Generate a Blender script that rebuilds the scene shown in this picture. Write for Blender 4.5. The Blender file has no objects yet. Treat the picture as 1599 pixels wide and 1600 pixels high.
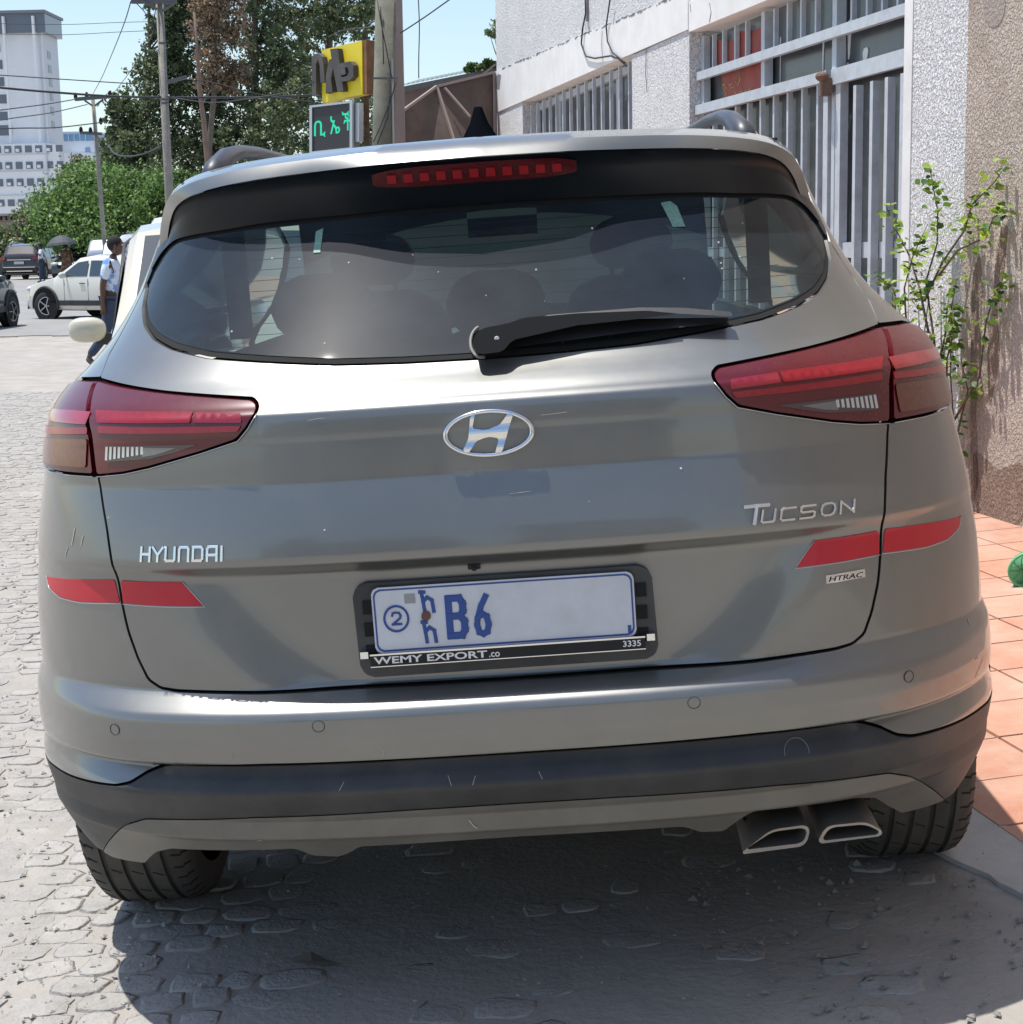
import bpy, math, random
import numpy as np
from mathutils import Vector, Matrix, geometry
random.seed(7); RNG = np.random.default_rng(7)
SC = bpy.context.scene; COL = SC.collection
rad = math.radians
# ------------------------------------------------------------------ camera
CAMF = 2600.0 / 1599.0 * 36.0
def basis(yaw, pitch, roll):
    cy, sy = math.cos(yaw), math.sin(yaw); cp, sp = math.cos(pitch), math.sin(pitch)
    fw = np.array([sy*cp, cy*cp, -sp]); rt = np.array([cy, -sy, 0.]); up = np.cross(rt, fw)
    cr, sr = math.cos(roll), math.sin(roll)
    return cr*rt + sr*up, -sr*rt + cr*up, fw
TILT = rad(-2.9)                       # the lane leans up towards the pavement
RY = np.array([[math.cos(TILT), 0, math.sin(TILT)], [0, 1, 0], [-math.sin(TILT), 0, math.cos(TILT)]])
WB = [RY @ b for b in basis(rad(-1.6), rad(9.0), rad(-4.05))]
WL = RY @ np.array([.1135, -2.8, 1.43])
cam = bpy.data.cameras.new('camera'); camo = bpy.data.objects.new('camera', cam); COL.objects.link(camo)
cam.sensor_width = 36; cam.sensor_fit = 'HORIZONTAL'; cam.lens = CAMF; cam.clip_start = .05; cam.clip_end = 3000
camo.matrix_world = Matrix(((WB[0][0], WB[1][0], -WB[2][0], WL[0]), (WB[0][1], WB[1][1], -WB[2][1], WL[1]),
                            (WB[0][2], WB[1][2], -WB[2][2], WL[2]), (0, 0, 0, 1)))
SC.camera = camo
def ray(px, py): return WB[2] + (px-800)/2600.*WB[0] + (800-py)/2600.*WB[1]
def at(px, py, Y):                     # photo pixel -> world point in the vertical plane y=Y
    d = ray(px, py); return Vector(WL + d*(Y-WL[1])/d[1])
# ------------------------------------------------------------------ light
SUNDIR = Vector((-.275, .055, 1.0)).normalized()      # towards the sun
elev = math.asin(SUNDIR.z); azi = math.atan2(SUNDIR.x, SUNDIR.y)
w = bpy.data.worlds.new('World'); SC.world = w; w.use_nodes = True
nt = w.node_tree; bg = nt.nodes['Background']
sky = nt.nodes.new('ShaderNodeTexSky'); sky.sky_type = 'NISHITA'; sky.sun_disc = False
sky.sun_elevation = elev; sky.sun_rotation = azi; sky.altitude = 400; sky.air_density = 1.15; sky.dust_density = 1.3; sky.ozone_density = 1.3
nt.links.new(sky.outputs[0], bg.inputs[0]); bg.inputs[1].default_value = .12
sl = bpy.data.lights.new('sun', 'SUN'); sl.energy = 3.7; sl.angle = rad(.55); sl.color = (1., .962, .90)
so = bpy.data.objects.new('sun', sl); COL.objects.link(so); so.rotation_euler = SUNDIR.to_track_quat('Z', 'Y').to_euler()
SC.view_settings.view_transform = 'Standard'; SC.view_settings.look = 'None'
SC.view_settings.exposure = 0.6; SC.view_settings.gamma = 1; SC.view_settings.use_curve_mapping = False
# ------------------------------------------------------------------ materials
def nset(b, k, v):
    if k in b.inputs: b.inputs[k].default_value = v
def M(name, col, rough=.6, metal=0., var=0., vs=6., bump=0., bs=30., coat=0., crough=.04, spec=.5, dirt=None, ds=2., damt=.5,
      emit=None, estr=0., coords='obj', detail=5, rnd=0., alpha=None, bump2=None, dth=(.45, .75)):
    m = bpy.data.materials.new(name); m.use_nodes = True; t = m.node_tree; b = t.nodes['Principled BSDF']
    L = t.links.new; N = t.nodes.new
    b.inputs['Base Color'].default_value = (*col, 1); b.inputs['Roughness'].default_value = rough
    b.inputs['Metallic'].default_value = metal; nset(b, 'Specular IOR Level', spec)
    nset(b, 'Coat Weight', coat); nset(b, 'Coat Roughness', crough)
    if emit: nset(b, 'Emission Color', (*emit, 1)); nset(b, 'Emission Strength', estr)
    if coords == 'obj': src = N('ShaderNodeTexCoord').outputs['Object']
    else: src = N('ShaderNodeNewGeometry').outputs['Position']
    cur = None
    if var > 0 or dirt or rnd > 0:
        rgb = N('ShaderNodeRGB'); rgb.outputs[0].default_value = (*col, 1); cur = rgb.outputs[0]
    if var > 0:
        n = N('ShaderNodeTexNoise'); n.inputs['Scale'].default_value = vs; n.inputs['Detail'].default_value = detail
        n.inputs['Roughness'].default_value = .65; L(src, n.inputs['Vector'])
        r = N('ShaderNodeMapRange'); r.inputs[1].default_value = .3; r.inputs[2].default_value = .7
        r.inputs[3].default_value = 1-var; r.inputs[4].default_value = 1+var; L(n.outputs['Fac'], r.inputs[0])
        v = N('ShaderNodeVectorMath'); v.operation = 'SCALE'; L(cur, v.inputs[0]); L(r.outputs[0], v.inputs['Scale']); cur = v.outputs[0]
    if rnd > 0:
        oi = N('ShaderNodeObjectInfo'); r = N('ShaderNodeMapRange'); r.inputs[3].default_value = 1-rnd; r.inputs[4].default_value = 1+rnd
        L(oi.outputs['Random'], r.inputs[0]); v = N('ShaderNodeVectorMath'); v.operation = 'SCALE'
        L(cur, v.inputs[0]); L(r.outputs[0], v.inputs['Scale']); cur = v.outputs[0]
    if dirt:
        n = N('ShaderNodeTexNoise'); n.inputs['Scale'].default_value = ds; n.inputs['Detail'].default_value = 8
        n.inputs['Roughness'].default_value = .7; L(src, n.inputs['Vector'])
        r = N('ShaderNodeMapRange'); r.inputs[1].default_value = dth[0]; r.inputs[2].default_value = dth[1]; r.inputs[3].default_value = 0; r.inputs[4].default_value = damt
        L(n.outputs['Fac'], r.inputs[0]); mx = N('ShaderNodeMix'); mx.data_type = 'RGBA'
        L(r.outputs[0], mx.inputs[0]); L(cur, mx.inputs[6]); mx.inputs[7].default_value = (*dirt, 1); cur = mx.outputs[2]
        if coat > 0 or rough < .5:
            rr = N('ShaderNodeMapRange'); rr.inputs[3].default_value = rough; rr.inputs[4].default_value = min(1, rough+.35); L(r.outputs[0], rr.inputs[0])
            L(rr.outputs[0], b.inputs['Roughness'])
    if cur is not None: L(cur, b.inputs['Base Color'])
    if bump > 0:
        n = N('ShaderNodeTexNoise'); n.inputs['Scale'].default_value = bs; n.inputs['Detail'].default_value = 4; n.inputs['Roughness'].default_value = .6
        L(src, n.inputs['Vector']); bp = N('ShaderNodeBump'); bp.inputs['Strength'].default_value = 1; bp.inputs['Distance'].default_value = bump
        L(n.outputs['Fac'], bp.inputs['Height']); L(bp.outputs[0], b.inputs['Normal'])
        if coat > 0: pass
    if alpha is not None: b.inputs['Alpha'].default_value = alpha
    return m
def tweak(m, f): f(m.node_tree, m.node_tree.nodes['Principled BSDF']); return m
# ------------------------------------------------------------------ object helpers
def tag(o, label=None, cat=None, group=None, kind=None):
    if label: o['label'] = label
    if cat: o['category'] = cat
    if group: o['group'] = group
    if kind: o['kind'] = kind
    return o
def thing(name, label, cat, loc=(0, 0, 0), rot=(0, 0, 0), group=None):
    o = bpy.data.objects.new(name, None); COL.objects.link(o); o.location = loc; o.rotation_euler = rot
    o.empty_display_size = .2
    return tag(o, label, cat, group)
def link(name, me, mats=None, parent=None, loc=None, kind=None):
    o = bpy.data.objects.new(name, me); COL.objects.link(o)
    if mats is not None and len(me.materials) == 0:
        for m in (mats if isinstance(mats, (list, tuple)) else [mats]): me.materials.append(m)
    if parent is not None: o.parent = parent
    if loc is not None: o.location = loc
    if kind: o['kind'] = kind
    return o
def mesh(name, V, F, smooth=False, mi=None, ang=None):
    me = bpy.data.meshes.new(name); me.from_pydata([tuple(map(float, v)) for v in V], [], [tuple(map(int, f)) for f in F])
    if mi is not None: me.polygons.foreach_set('material_index', mi)
    if smooth or ang: me.polygons.foreach_set('use_smooth', [True]*len(me.polygons))
    if ang:
        try: me.set_sharp_from_angle(angle=rad(ang))
        except Exception: pass
    me.update(); return me
class MB:
    def __init__(s): s.V = []; s.F = []; s.I = []; s.mi = 0
    def add(s, V, F):
        k = len(s.V); s.V += [tuple(v) for v in V]; s.F += [tuple(i+k for i in f) for f in F]; s.I += [s.mi]*len(F); return s
    def box(s, c, d, R=None, taper=1.):
        c = Vector(c); V = []
        for z in (-.5, .5):
            for x, y in ((-.5, -.5), (.5, -.5), (.5, .5), (-.5, .5)):
                k = taper if z > 0 else 1
                v = Vector((x*d[0]*k, y*d[1]*k, z*d[2]));  v = (R @ v) if R is not None else v; V.append(c+v)
        return s.add(V, [(3, 2, 1, 0), (4, 5, 6, 7), (0, 1, 5, 4), (1, 2, 6, 5), (2, 3, 7, 6), (3, 0, 4, 7)])
    def bar(s, a, b, w, h=None, up=(0, 0, 1)):
        a, b = Vector(a), Vector(b); d = b-a; h = h or w; z = d.normalized(); x = Vector(up).cross(z)
        if x.length < 1e-4: x = Vector((1, 0, 0)).cross(z)
        x.normalize(); y = z.cross(x); R = Matrix((x, y, z)).transposed()
        return s.box((a+b)/2, (w, h, d.length), R)
    def tube(s, pts, r, n=6, cap=True):
        pts = [Vector(p) for p in pts]; r = r if isinstance(r, (list, tuple)) else [r]*len(pts)
        V = []; F = []; px = None
        for i, p in enumerate(pts):
            t = (pts[min(i+1, len(pts)-1)]-pts[max(i-1, 0)]).normalized()
            x = px-(px.dot(t))*t if px is not None else (Vector((0, 0, 1)) if abs(t.z) < .9 else Vector((1, 0, 0))).cross(t)
            if x.length < 1e-5: x = Vector((1, .3, .2)).cross(t)
            x.normalize(); px = x; y = t.cross(x)
            for k in range(n):
                a = 2*math.pi*k/n; V.append(p+(x*math.cos(a)+y*math.sin(a))*r[i])
        for i in range(len(pts)-1):
            for k in range(n):
                k2 = (k+1) % n; F.append((i*n+k, i*n+k2, (i+1)*n+k2, (i+1)*n+k))
        if cap: F.append(tuple(range(n))[::-1]); F.append(tuple((len(pts)-1)*n+k for k in range(n)))
        return s.add(V, F)
    def lathe(s, prof, n=24, axis='z', c=(0, 0, 0), close=False):
        V = []; F = []; c = Vector(c)
        for r, h in prof:
            for k in range(n):
                a = 2*math.pi*k/n; q = (r*math.cos(a), r*math.sin(a), h)
                q = {'z': q, 'x': (q[2], q[0], q[1]), 'y': (q[0], q[2], q[1])}[axis]; V.append(c+Vector(q))
        m = len(prof)
        for i in range(m-1 if not close else m):
            j = (i+1) % m
            for k in range(n):
                k2 = (k+1) % n; F.append((i*n+k, i*n+k2, j*n+k2, j*n+k))
        return s.add(V, F)
    def prism(s, poly, f0, f1):        # poly 2D list; f0,f1 map (u,v)->3D for the two caps
        n = len(poly); V = [f0(*p) for p in poly]+[f1(*p) for p in poly]
        F = [tuple(range(n)), tuple(range(2*n-1, n-1, -1))]+[(i, i+n, (i+1) % n+n, (i+1) % n) for i in range(n)]
        return s.add(V, F)
    def ell(s, c, r, nu=12, nv=8, R=None):
        V = []; F = []; c = Vector(c)
        for j in range(nv+1):
            ph = math.pi*j/nv
            for i in range(nu):
                th = 2*math.pi*i/nu; v = Vector((r[0]*math.sin(ph)*math.cos(th), r[1]*math.sin(ph)*math.sin(th), r[2]*math.cos(ph)))
                V.append(c+((R @ v) if R is not None else v))
        for j in range(nv):
            for i in range(nu): i2 = (i+1) % nu; F.append((j*nu+i, (j+1)*nu+i, (j+1)*nu+i2, j*nu+i2))
        return s.add(V, F)
    def build(s, name, mat, parent=None, smooth=False, ang=None, loc=None, kind=None):
        me = mesh(name, s.V, s.F, smooth, s.I if max(s.I or [0]) > 0 else None, ang)
        return link(name, me, mat, parent, loc, kind)
def text_verts(txt, size=1., shear=0., offset=0., extrude=.0, sx=1., res=3):
    cu = bpy.data.curves.new('t', 'FONT'); cu.body = txt; cu.size = size; cu.shear = shear; cu.offset = offset; cu.extrude = extrude
    cu.resolution_u = res; cu.align_x = 'CENTER'; cu.align_y = 'CENTER'
    ob = bpy.data.objects.new('t', cu); COL.objects.link(ob); dg = bpy.context.evaluated_depsgraph_get(); dg.update()
    me = ob.evaluated_get(dg).to_mesh(); V = [(v.co.x*sx, v.co.y, v.co.z) for v in me.vertices]; F = [tuple(p.vertices) for p in me.polygons]
    ob.evaluated_get(dg).to_mesh_clear(); bpy.data.objects.remove(ob); bpy.data.curves.remove(cu)
    return V, F
def fit_text(txt, x0, x1, y0, y1, **k):   # text scaled to fill a box
    V, F = text_verts(txt, **k); A = np.array(V); mn, mx = A.min(0), A.max(0); e = mx-mn
    A[:, 0] = x0+(A[:, 0]-mn[0])/max(e[0], 1e-6)*(x1-x0); A[:, 1] = y0+(A[:, 1]-mn[1])/max(e[1], 1e-6)*(y1-y0); return A, F
def sm(x, a, b):
    t = np.clip((np.asarray(x, float)-a)/(b-a), 0, 1); return t*t*(3-2*t)
def gz(x, y):
    f = 1-sm(y, 8, 16); return (.0507*np.clip(x, -1.2, 3.2)+0)*f-.061*(1-f)+.40*sm(y, 42, 75)
def G(x, y, dz=0.): return Vector((x, y, float(gz(x, y))+dz))
# ------------------------------------------------------------------ material set
paint = M('car_paint', (.205, .208, .200), .37, .74, var=.04, vs=3, coat=1., crough=.06, dirt=(.30, .29, .26), ds=3.0, damt=.16)
blackp = M('black_plastic', (.030, .032, .035), .52, var=.25, vs=9, bump=.0003, bs=400, dirt=(.16, .155, .14), ds=3, damt=.30)
skidm = M('skid_grey', (.15, .145, .13), .42, .35, var=.08, vs=5, dirt=(.27, .26, .23), ds=4, damt=.5)
gloss = M('gloss_black', (.006, .009, .013), .30, spec=.3, dirt=(.06, .065, .07), ds=4, damt=.10)
dark = M('dark_gap', (.006, .006, .006), .9)
rubber = M('rubber', (.060, .058, .053), .8, var=.2, vs=20, dirt=(.13, .12, .10), ds=7, damt=.55)
rubdk = M('rubber_groove', (.008, .008, .008), .9)
chrome = M('chrome', (.78, .79, .80), .12, 1.)
lens = M('red_lens', (.10, .003, .008), .25, coat=.45, crough=.04, dirt=(.10, .03, .03), ds=5, damt=.25, var=.1, vs=8)
lensb = M('bright_red_lens', (.25, .004, .012), .25, coat=.5, crough=.03, var=.15, vs=60)
amber = M('amber_lens', (.13, .032, .018), .25, coat=.6, var=.2, vs=90)
clearl = M('reverse_lens', (.55, .56, .58), .15, .5, coat=1.)
smoke = M('smoked_lens', (.06, .03, .035), .15, coat=1.)
refl = M('red_reflector', (.50, .006, .022), .4, coat=.2, bump=.0004, bs=700, var=.08, vs=6)
lipm = M('lamp_edge', (.5, .5, .5), .3, .6)
brake = M('brake_lens', (.075, .002, .005), .2, coat=1.)
platew = M('plate_white', (.56, .59, .64), .4, var=.05, vs=12, dirt=(.3, .3, .3), ds=10, damt=.3)
plateb = M('plate_blue', (.015, .06, .26), .4)
platebr = M('plate_rust', (.12, .06, .04), .7)
ltext = M('white_print', (.72, .72, .72), .5)
seatm = M('seat_cloth', (.03, .03, .032), .9)
steel = M('exhaust_steel', (.33, .31, .28), .42, .8, dirt=(.18, .16, .13), ds=8, damt=.7)
def glassmat(name, tint, dust=.06, ior=1.5, drc=(.35, .37, .38), ds=1.6):
    m = bpy.data.materials.new(name); m.use_nodes = True; t = m.node_tree; L = t.links.new; N = t.nodes.new; t.nodes.remove(t.nodes['Principled BSDF'])
    out = t.nodes['Material Output']; tr = N('ShaderNodeBsdfTransparent'); tr.inputs[0].default_value = (*tint, 1)
    gl = N('ShaderNodeBsdfGlossy'); gl.inputs['Roughness'].default_value = .02; g2 = N('ShaderNodeBsdfGlossy'); g2.inputs['Roughness'].default_value = .30; gm = N('ShaderNodeMixShader'); gm.inputs[0].default_value = .05; L(gl.outputs[0], gm.inputs[1]); L(g2.outputs[0], gm.inputs[2]); df = N('ShaderNodeBsdfDiffuse'); df.inputs[0].default_value = (*drc, 1)
    fr = N('ShaderNodeFresnel'); fr.inputs[0].default_value = ior; m1 = N('ShaderNodeMixShader'); m2 = N('ShaderNodeMixShader')
    tc = N('ShaderNodeTexCoord'); nz = N('ShaderNodeTexNoise'); nz.inputs['Scale'].default_value = ds; nz.inputs['Detail'].default_value = 9; nz.inputs['Roughness'].default_value = .62
    L(tc.outputs['Object'], nz.inputs['Vector']); r = N('ShaderNodeMapRange'); r.inputs[1].default_value = .35; r.inputs[2].default_value = .75
    r.inputs[3].default_value = dust*.35; r.inputs[4].default_value = dust*1.9; L(nz.outputs['Fac'], r.inputs[0])
    L(r.outputs[0], m1.inputs[0]); L(tr.outputs[0], m1.inputs[1]); L(df.outputs[0], m1.inputs[2])
    L(fr.outputs[0], m2.inputs[0]); L(m1.outputs[0], m2.inputs[1]); L(gm.outputs[0], m2.inputs[2]); L(m2.outputs[0], out.inputs[0]); return m
rglass = glassmat('rear_glass', (.32, .45, .43), .085, 1.5, (.22, .30, .37))
wglass = glassmat('windscreen_glass', (.62, .76, .72), .05)
carglass = M('dark_car_glass', (.02, .028, .032), .06, coat=1.)
# ------------------------------------------------------------------ rear body surface of the grey SUV, car coordinates
BZ = np.array([.25,.33,.40,.47,.55,.65,.80,.95,1.05,1.12,1.18,1.22,1.26,1.32,1.38,1.44,1.50,1.56,1.60,1.64])
BW = np.array([.905,.940,.957,.960,.960,.955,.948,.925,.910,.895,.878,.858,.820,.771,.736,.711,.692,.678,.668,.655])
def pchip(X, Y, x):
    X = np.asarray(X, float); Y = np.asarray(Y, float); h = np.diff(X); d = np.diff(Y)/h; m = np.zeros(len(X)); m[0] = d[0]; m[-1] = d[-1]
    for i in range(1, len(X)-1):
        if d[i-1]*d[i] > 0: w1 = 2*h[i]+h[i-1]; w2 = h[i]+2*h[i-1]; m[i] = (w1+w2)/(w1/d[i-1]+w2/d[i])
    x = np.asarray(x, float); i = np.clip(np.searchsorted(X, x)-1, 0, len(X)-2); t = np.clip((x-X[i])/h[i], 0, 1)
    return (1+2*t)*(1-t)**2*Y[i]+t*(1-t)**2*h[i]*m[i]+t*t*(3-2*t)*Y[i+1]+t*t*(t-1)*h[i]*m[i+1]
YZ = [.25, .40, .60, .90, 1.10, 1.18, 1.232, 1.30, 1.40, 1.51, 1.60, 1.66]
YY = [.13, .075, .05, .05, .065, .085, .15, .222, .32, .42, .50, .56]
DZ = [.25,.30,.364,.395,.402,.437,.443,.500,.508,.548,.556,.60,.640,.652,.684,.690,.88,.900,.912,.925,.96,1.00,1.05,1.12,1.172,1.180,1.232,1.3,1.7]
DD = [-.06,-.04,-.015,.004,.016,.012,.018,.050,.050,.012,.040,.050,.050,.044,.000,.002,.004,.010,.019,.020,.015,.008,-.001,.003,.012,.006,0,0,0]
_zf = np.arange(.2, 1.75, .0005); _k = np.exp(-.5*(np.arange(-24, 25)*.0005/.0028)**2); _k /= _k.sum()
_df = np.convolve(np.pad(np.interp(_zf, DZ, DD), 24, mode='edge'), _k, 'valid')
PP = 3.2; _th = np.linspace(0, np.pi/2, 2001); _a = np.sin(_th)**(2/PP); _b = 1-np.cos(_th)
_s = np.concatenate([[0], np.cumsum(np.hypot(np.diff(_a)*.9, np.diff(_b)*.5))]); S1 = _s[-1]
def P(s, z, off=0.):
    s = np.asarray(s, float); z = np.asarray(z, float); sg = np.where(s < 0, -1., 1.); q = np.abs(s)
    W = pchip(BZ, BW, z); y0 = pchip(YZ, YY, z); d = np.interp(z, _zf, _df)
    th = np.interp(np.minimum(q, S1), _s, _th); a = np.sin(th)**(2/PP); b = 1-np.cos(th); B = .50-.10*sm(z, 1.2, 1.5)
    x = W*a; y = y0+B*b+np.maximum(q-S1, 0); nx = np.sin(th)**3; ny = -np.sqrt(np.maximum(1-nx**2, 0))
    fade = 1-.75*sm(q, .62, .95); zr = np.clip((z-.68)/.23, 0, 1); half = .235+.25*zr**.8
    rec = sm(half+.18-q, 0, .20)*sm(z, .655, .692)*(1-sm(z, .885, .912))
    o = off+(d-rec*.022)*fade
    return np.stack([sg*(x+nx*o), y+ny*o, z+0*x], -1)
def PN(s, z):
    e = 7e-4; a = P(s+e, z)-P(s-e, z); b = P(s, z+e)-P(s, z-e); n = np.cross(a, b); return n/(np.linalg.norm(n, axis=-1, keepdims=True)+1e-12)
def resample(poly, step):
    out = []; n = len(poly)
    for i in range(n):
        a = np.array(poly[i], float); b = np.array(poly[(i+1) % n], float); k = max(1, int(np.ceil(np.linalg.norm(b-a)/step)))
        for j in range(k): out.append(a+(b-a)*j/k)
    return np.array(out)
def rnd_poly(poly, r=.006, it=1):
    for _ in range(it):
        out = []; n = len(poly)
        for i in range(n):
            p = np.array(poly[i], float); a = np.array(poly[i-1], float)-p; b = np.array(poly[(i+1) % n], float)-p
            la, lb = np.linalg.norm(a), np.linalg.norm(b); d = min(r, la*.33, lb*.33)
            out += [p+a/la*d, p+b/lb*d]
        poly = out
    return [tuple(p) for p in poly]
def inside(poly, X):
    x, y = X[:, 0], X[:, 1]; n = len(poly); r = np.zeros(len(X), bool); j = n-1
    for i in range(n):
        xi, yi = poly[i]; xj, yj = poly[j]
        if yi != yj: r ^= ((yi > y) != (yj > y)) & (x < (xj-xi)*(y-yi)/(yj-yi)+xi)
        j = i
    return r
def area(p): p = np.array(p); return .5*np.sum(p[:, 0]*np.roll(p[:, 1], -1)-np.roll(p[:, 0], -1)*p[:, 1])
KZ = sorted(set([z+e for z in DZ for e in (-.003, .003)]))
def panel(name, outline, mat, parent, off=0., fl=.012, step=.02, rnd=.004, holes=(), fx=None, label=None, keep=False, zl=True):
    """one body panel: the outline (s,z) filled with a fine mesh on the body surface, with its edge turned in by fl"""
    if area(outline) < 0: outline = outline[::-1]
    if rnd: outline = rnd_poly(outline, rnd)
    loops = [resample(outline, step)]+[resample(h, step)[::-1] if area(h) > 0 else resample(h, step) for h in holes]
    pts = list(np.concatenate(loops)); E = []; k = 0
    for lp in loops:
        n = len(lp); E += [(k+i, k+(i+1) % n) for i in range(n)]; k += n
    A = np.concatenate(loops); mn, mx = A.min(0), A.max(0)
    zs = np.arange(mn[1]+step*.5, mx[1], step)
    if zl: zs = np.array(sorted(list(zs)+[z for z in KZ if mn[1] < z < mx[1]]))
    g = np.array([(s, z) for z in zs for s in np.arange(mn[0]+step*.5, mx[0], step*1.0)]) if len(zs) else np.zeros((0, 2))
    if len(g):
        ok = inside(outline, g)
        for h in holes: ok &= ~inside(h, g)
        g = g[ok]
        if len(g):
            D = np.full(len(g), 9.)
            for c in range(0, len(A), 200): D = np.minimum(D, np.sqrt(((g[:, None, :]-A[None, c:c+200, :])**2).sum(-1)).min(1))
            g = g[D > step*.18]
    allp = np.concatenate([A, g]) if len(g) else A
    r = geometry.delaunay_2d_cdt([Vector((float(p[0]), float(p[1]))) for p in allp], E, [], 0, 1e-6)
    VV = np.array([tuple(v) for v in r[0]]); FF = [tuple(f) for f in r[2]]
    C = np.array([VV[list(f)].mean(0) for f in FF]); ok = inside(outline, C)
    for h in holes: ok &= ~inside(h, C)
    FF = [f if area(VV[list(f)]) > 0 else f[::-1] for f, o in zip(FF, ok) if o]
    pf = fx or (lambda s, z, o: P(s, z, o))
    V3 = pf(VV[:, 0], VV[:, 1], off)
    if fx is None: NN = PN(VV[:, 0], VV[:, 1])
    else:
        e = 1e-3; a = fx(VV[:, 0]+e, VV[:, 1], off)-fx(VV[:, 0]-e, VV[:, 1], off); b = fx(VV[:, 0], VV[:, 1]+e, off)-fx(VV[:, 0], VV[:, 1]-e, off)
        NN = np.cross(a, b); NN /= np.linalg.norm(NN, axis=1, keepdims=True)+1e-12
    V = list(V3); F = list(FF); NL = list(NN); nf = len(F)
    if fl:
        for li, lp in enumerate(loops):
            n = len(lp); k = len(V)
            a = pf(lp[:, 0], lp[:, 1], off); b = pf(lp[:, 0], lp[:, 1], off-fl)
            V += list(a)+list(b); NL += [None]*(2*n)
            F += [(k+(i+1) % n, k+i, k+n+i, k+n+(i+1) % n) for i in range(n)]
    # faces must look outward (towards -y at the back)
    me = mesh(name, V, F, smooth=False); sm_ = [i < nf for i in range(len(F))]
    me.polygons.foreach_set('use_smooth', sm_)
    nl = []
    for p in me.polygons:
        for vi in p.vertices:
            nl.append(tuple(NL[vi]) if (p.index < nf) else tuple(p.normal))
    try: me.normals_split_custom_set(nl)
    except Exception as ex: print('normals', ex)
    o = link(name, me, mat, parent)
    try: o.cycles.shadow_terminator_geometry_offset = .35; o.cycles.shadow_terminator_offset = .1
    except Exception: pass
    if label: o['label'] = label
    return o
def mir(p): return [(-a, b) for a, b in p][::-1]
def onbody(name, V, F, mat, parent, off, flip=False, smooth=False):
    A = np.array(V); Q = P(A[:, 0], A[:, 1], off+A[:, 2]); return link(name, mesh(name, Q, F, smooth), mat, parent)
def strokes(lines, w, th=.003):
    """lettering from polylines: one bevelled bar per segment"""
    mb = MB(); k = 0
    for ln in lines:
        for a, b in zip(ln[:-1], ln[1:]):
            a = np.array(a, float); b = np.array(b, float); d = b-a; l = np.linalg.norm(d); d /= l; n = np.array([-d[1], d[0]])*w/2; e = d*w*.42
            q = [a-e-n, b+e-n, b+e+n, a-e+n]; t = th+.00013*(k % 11); k += 1; i = .78
            c = sum(q)/4; qi = [c+(p-c)*np.array([1, 1])-np.sign(np.dot(p-c, n))*n*.25 for p in q]
            V = [(p[0], p[1], 0) for p in q]+[(p[0], p[1], t*.6) for p in q]+[(p[0], p[1], t) for p in qi]
            mb.add(V, [(0, 1, 5, 4), (1, 2, 6, 5), (2, 3, 7, 6), (3, 0, 4, 7), (4, 5, 9, 8), (5, 6, 10, 9), (6, 7, 11, 10), (7, 4, 8, 11), (8, 9, 10, 11)])
    return mb.V, mb.F
def LT(lines, x0, z0, w, h, shear=0.): return [[(x0+p[0]*w+shear*p[1]*h, z0+p[1]*h) for p in ln] for ln in lines]
GLY = {'H': [[(0, 0), (0, 1)], [(0, .5), (1, .5)], [(1, 0), (1, 1)]], 'Y': [[(0, 1), (.5, .45), (.5, 0)], [(1, 1), (.5, .45)]],
       'U': [[(0, 1), (0, .12), (.12, 0), (.88, 0), (1, .12), (1, 1)]], 'N': [[(0, 0), (0, .88), (.12, 1), (.88, 1), (1, .88), (1, 0)]],
       'D': [[(0, 0), (0, 1), (.85, 1), (1, .85), (1, .15), (.85, 0), (0, 0)]], 'A': [[(0, 0), (0, .85), (.15, 1), (1, 1), (1, 0)], [(0, .4), (1, .4)]],
       'I': [[(0, 0), (0, 1)]], 'T': [[(0, 1), (1, 1)], [(.5, 1), (.5, 0)]], 'C': [[(1, 1), (.15, 1), (0, .85), (0, .15), (.15, 0), (1, 0)]],
       'S': [[(1, 1), (.15, 1), (0, .88), (0, .6), (.12, .5), (.88, .5), (1, .4), (1, .12), (.85, 0), (0, 0)]],
       'O': [[(.3, 0), (.08, .15), (0, .5), (.08, .85), (.3, 1), (.7, 1), (.92, .85), (1, .5), (.92, .15), (.7, 0), (.3, 0)]],
       'M': [[(0, 0), (0, 1), (1, 0), (1, 1)]], 'R': [[(0, 0), (0, 1), (.85, 1), (1, .85), (1, .6), (.85, .48), (0, .48)], [(.5, .48), (1, 0)]],
       '2': [[(0, .75), (.1, .95), (.4, 1), (.85, .95), (1, .7), (.9, .5), (0, 0), (1, 0)]],
       'B': [[(0, 0), (0, 1), (.75, 1), (.95, .85), (.95, .65), (.75, .52), (0, .52)], [(.75, .52), (1, .38), (1, .15), (.8, 0), (0, 0)]],
       '6': [[(.9, 1), (.45, .75), (.08, .42), (0, .25), (.15, .05), (.5, 0), (.85, .05), (1, .25), (.88, .46), (.5, .54), (.15, .46)]]}
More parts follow.
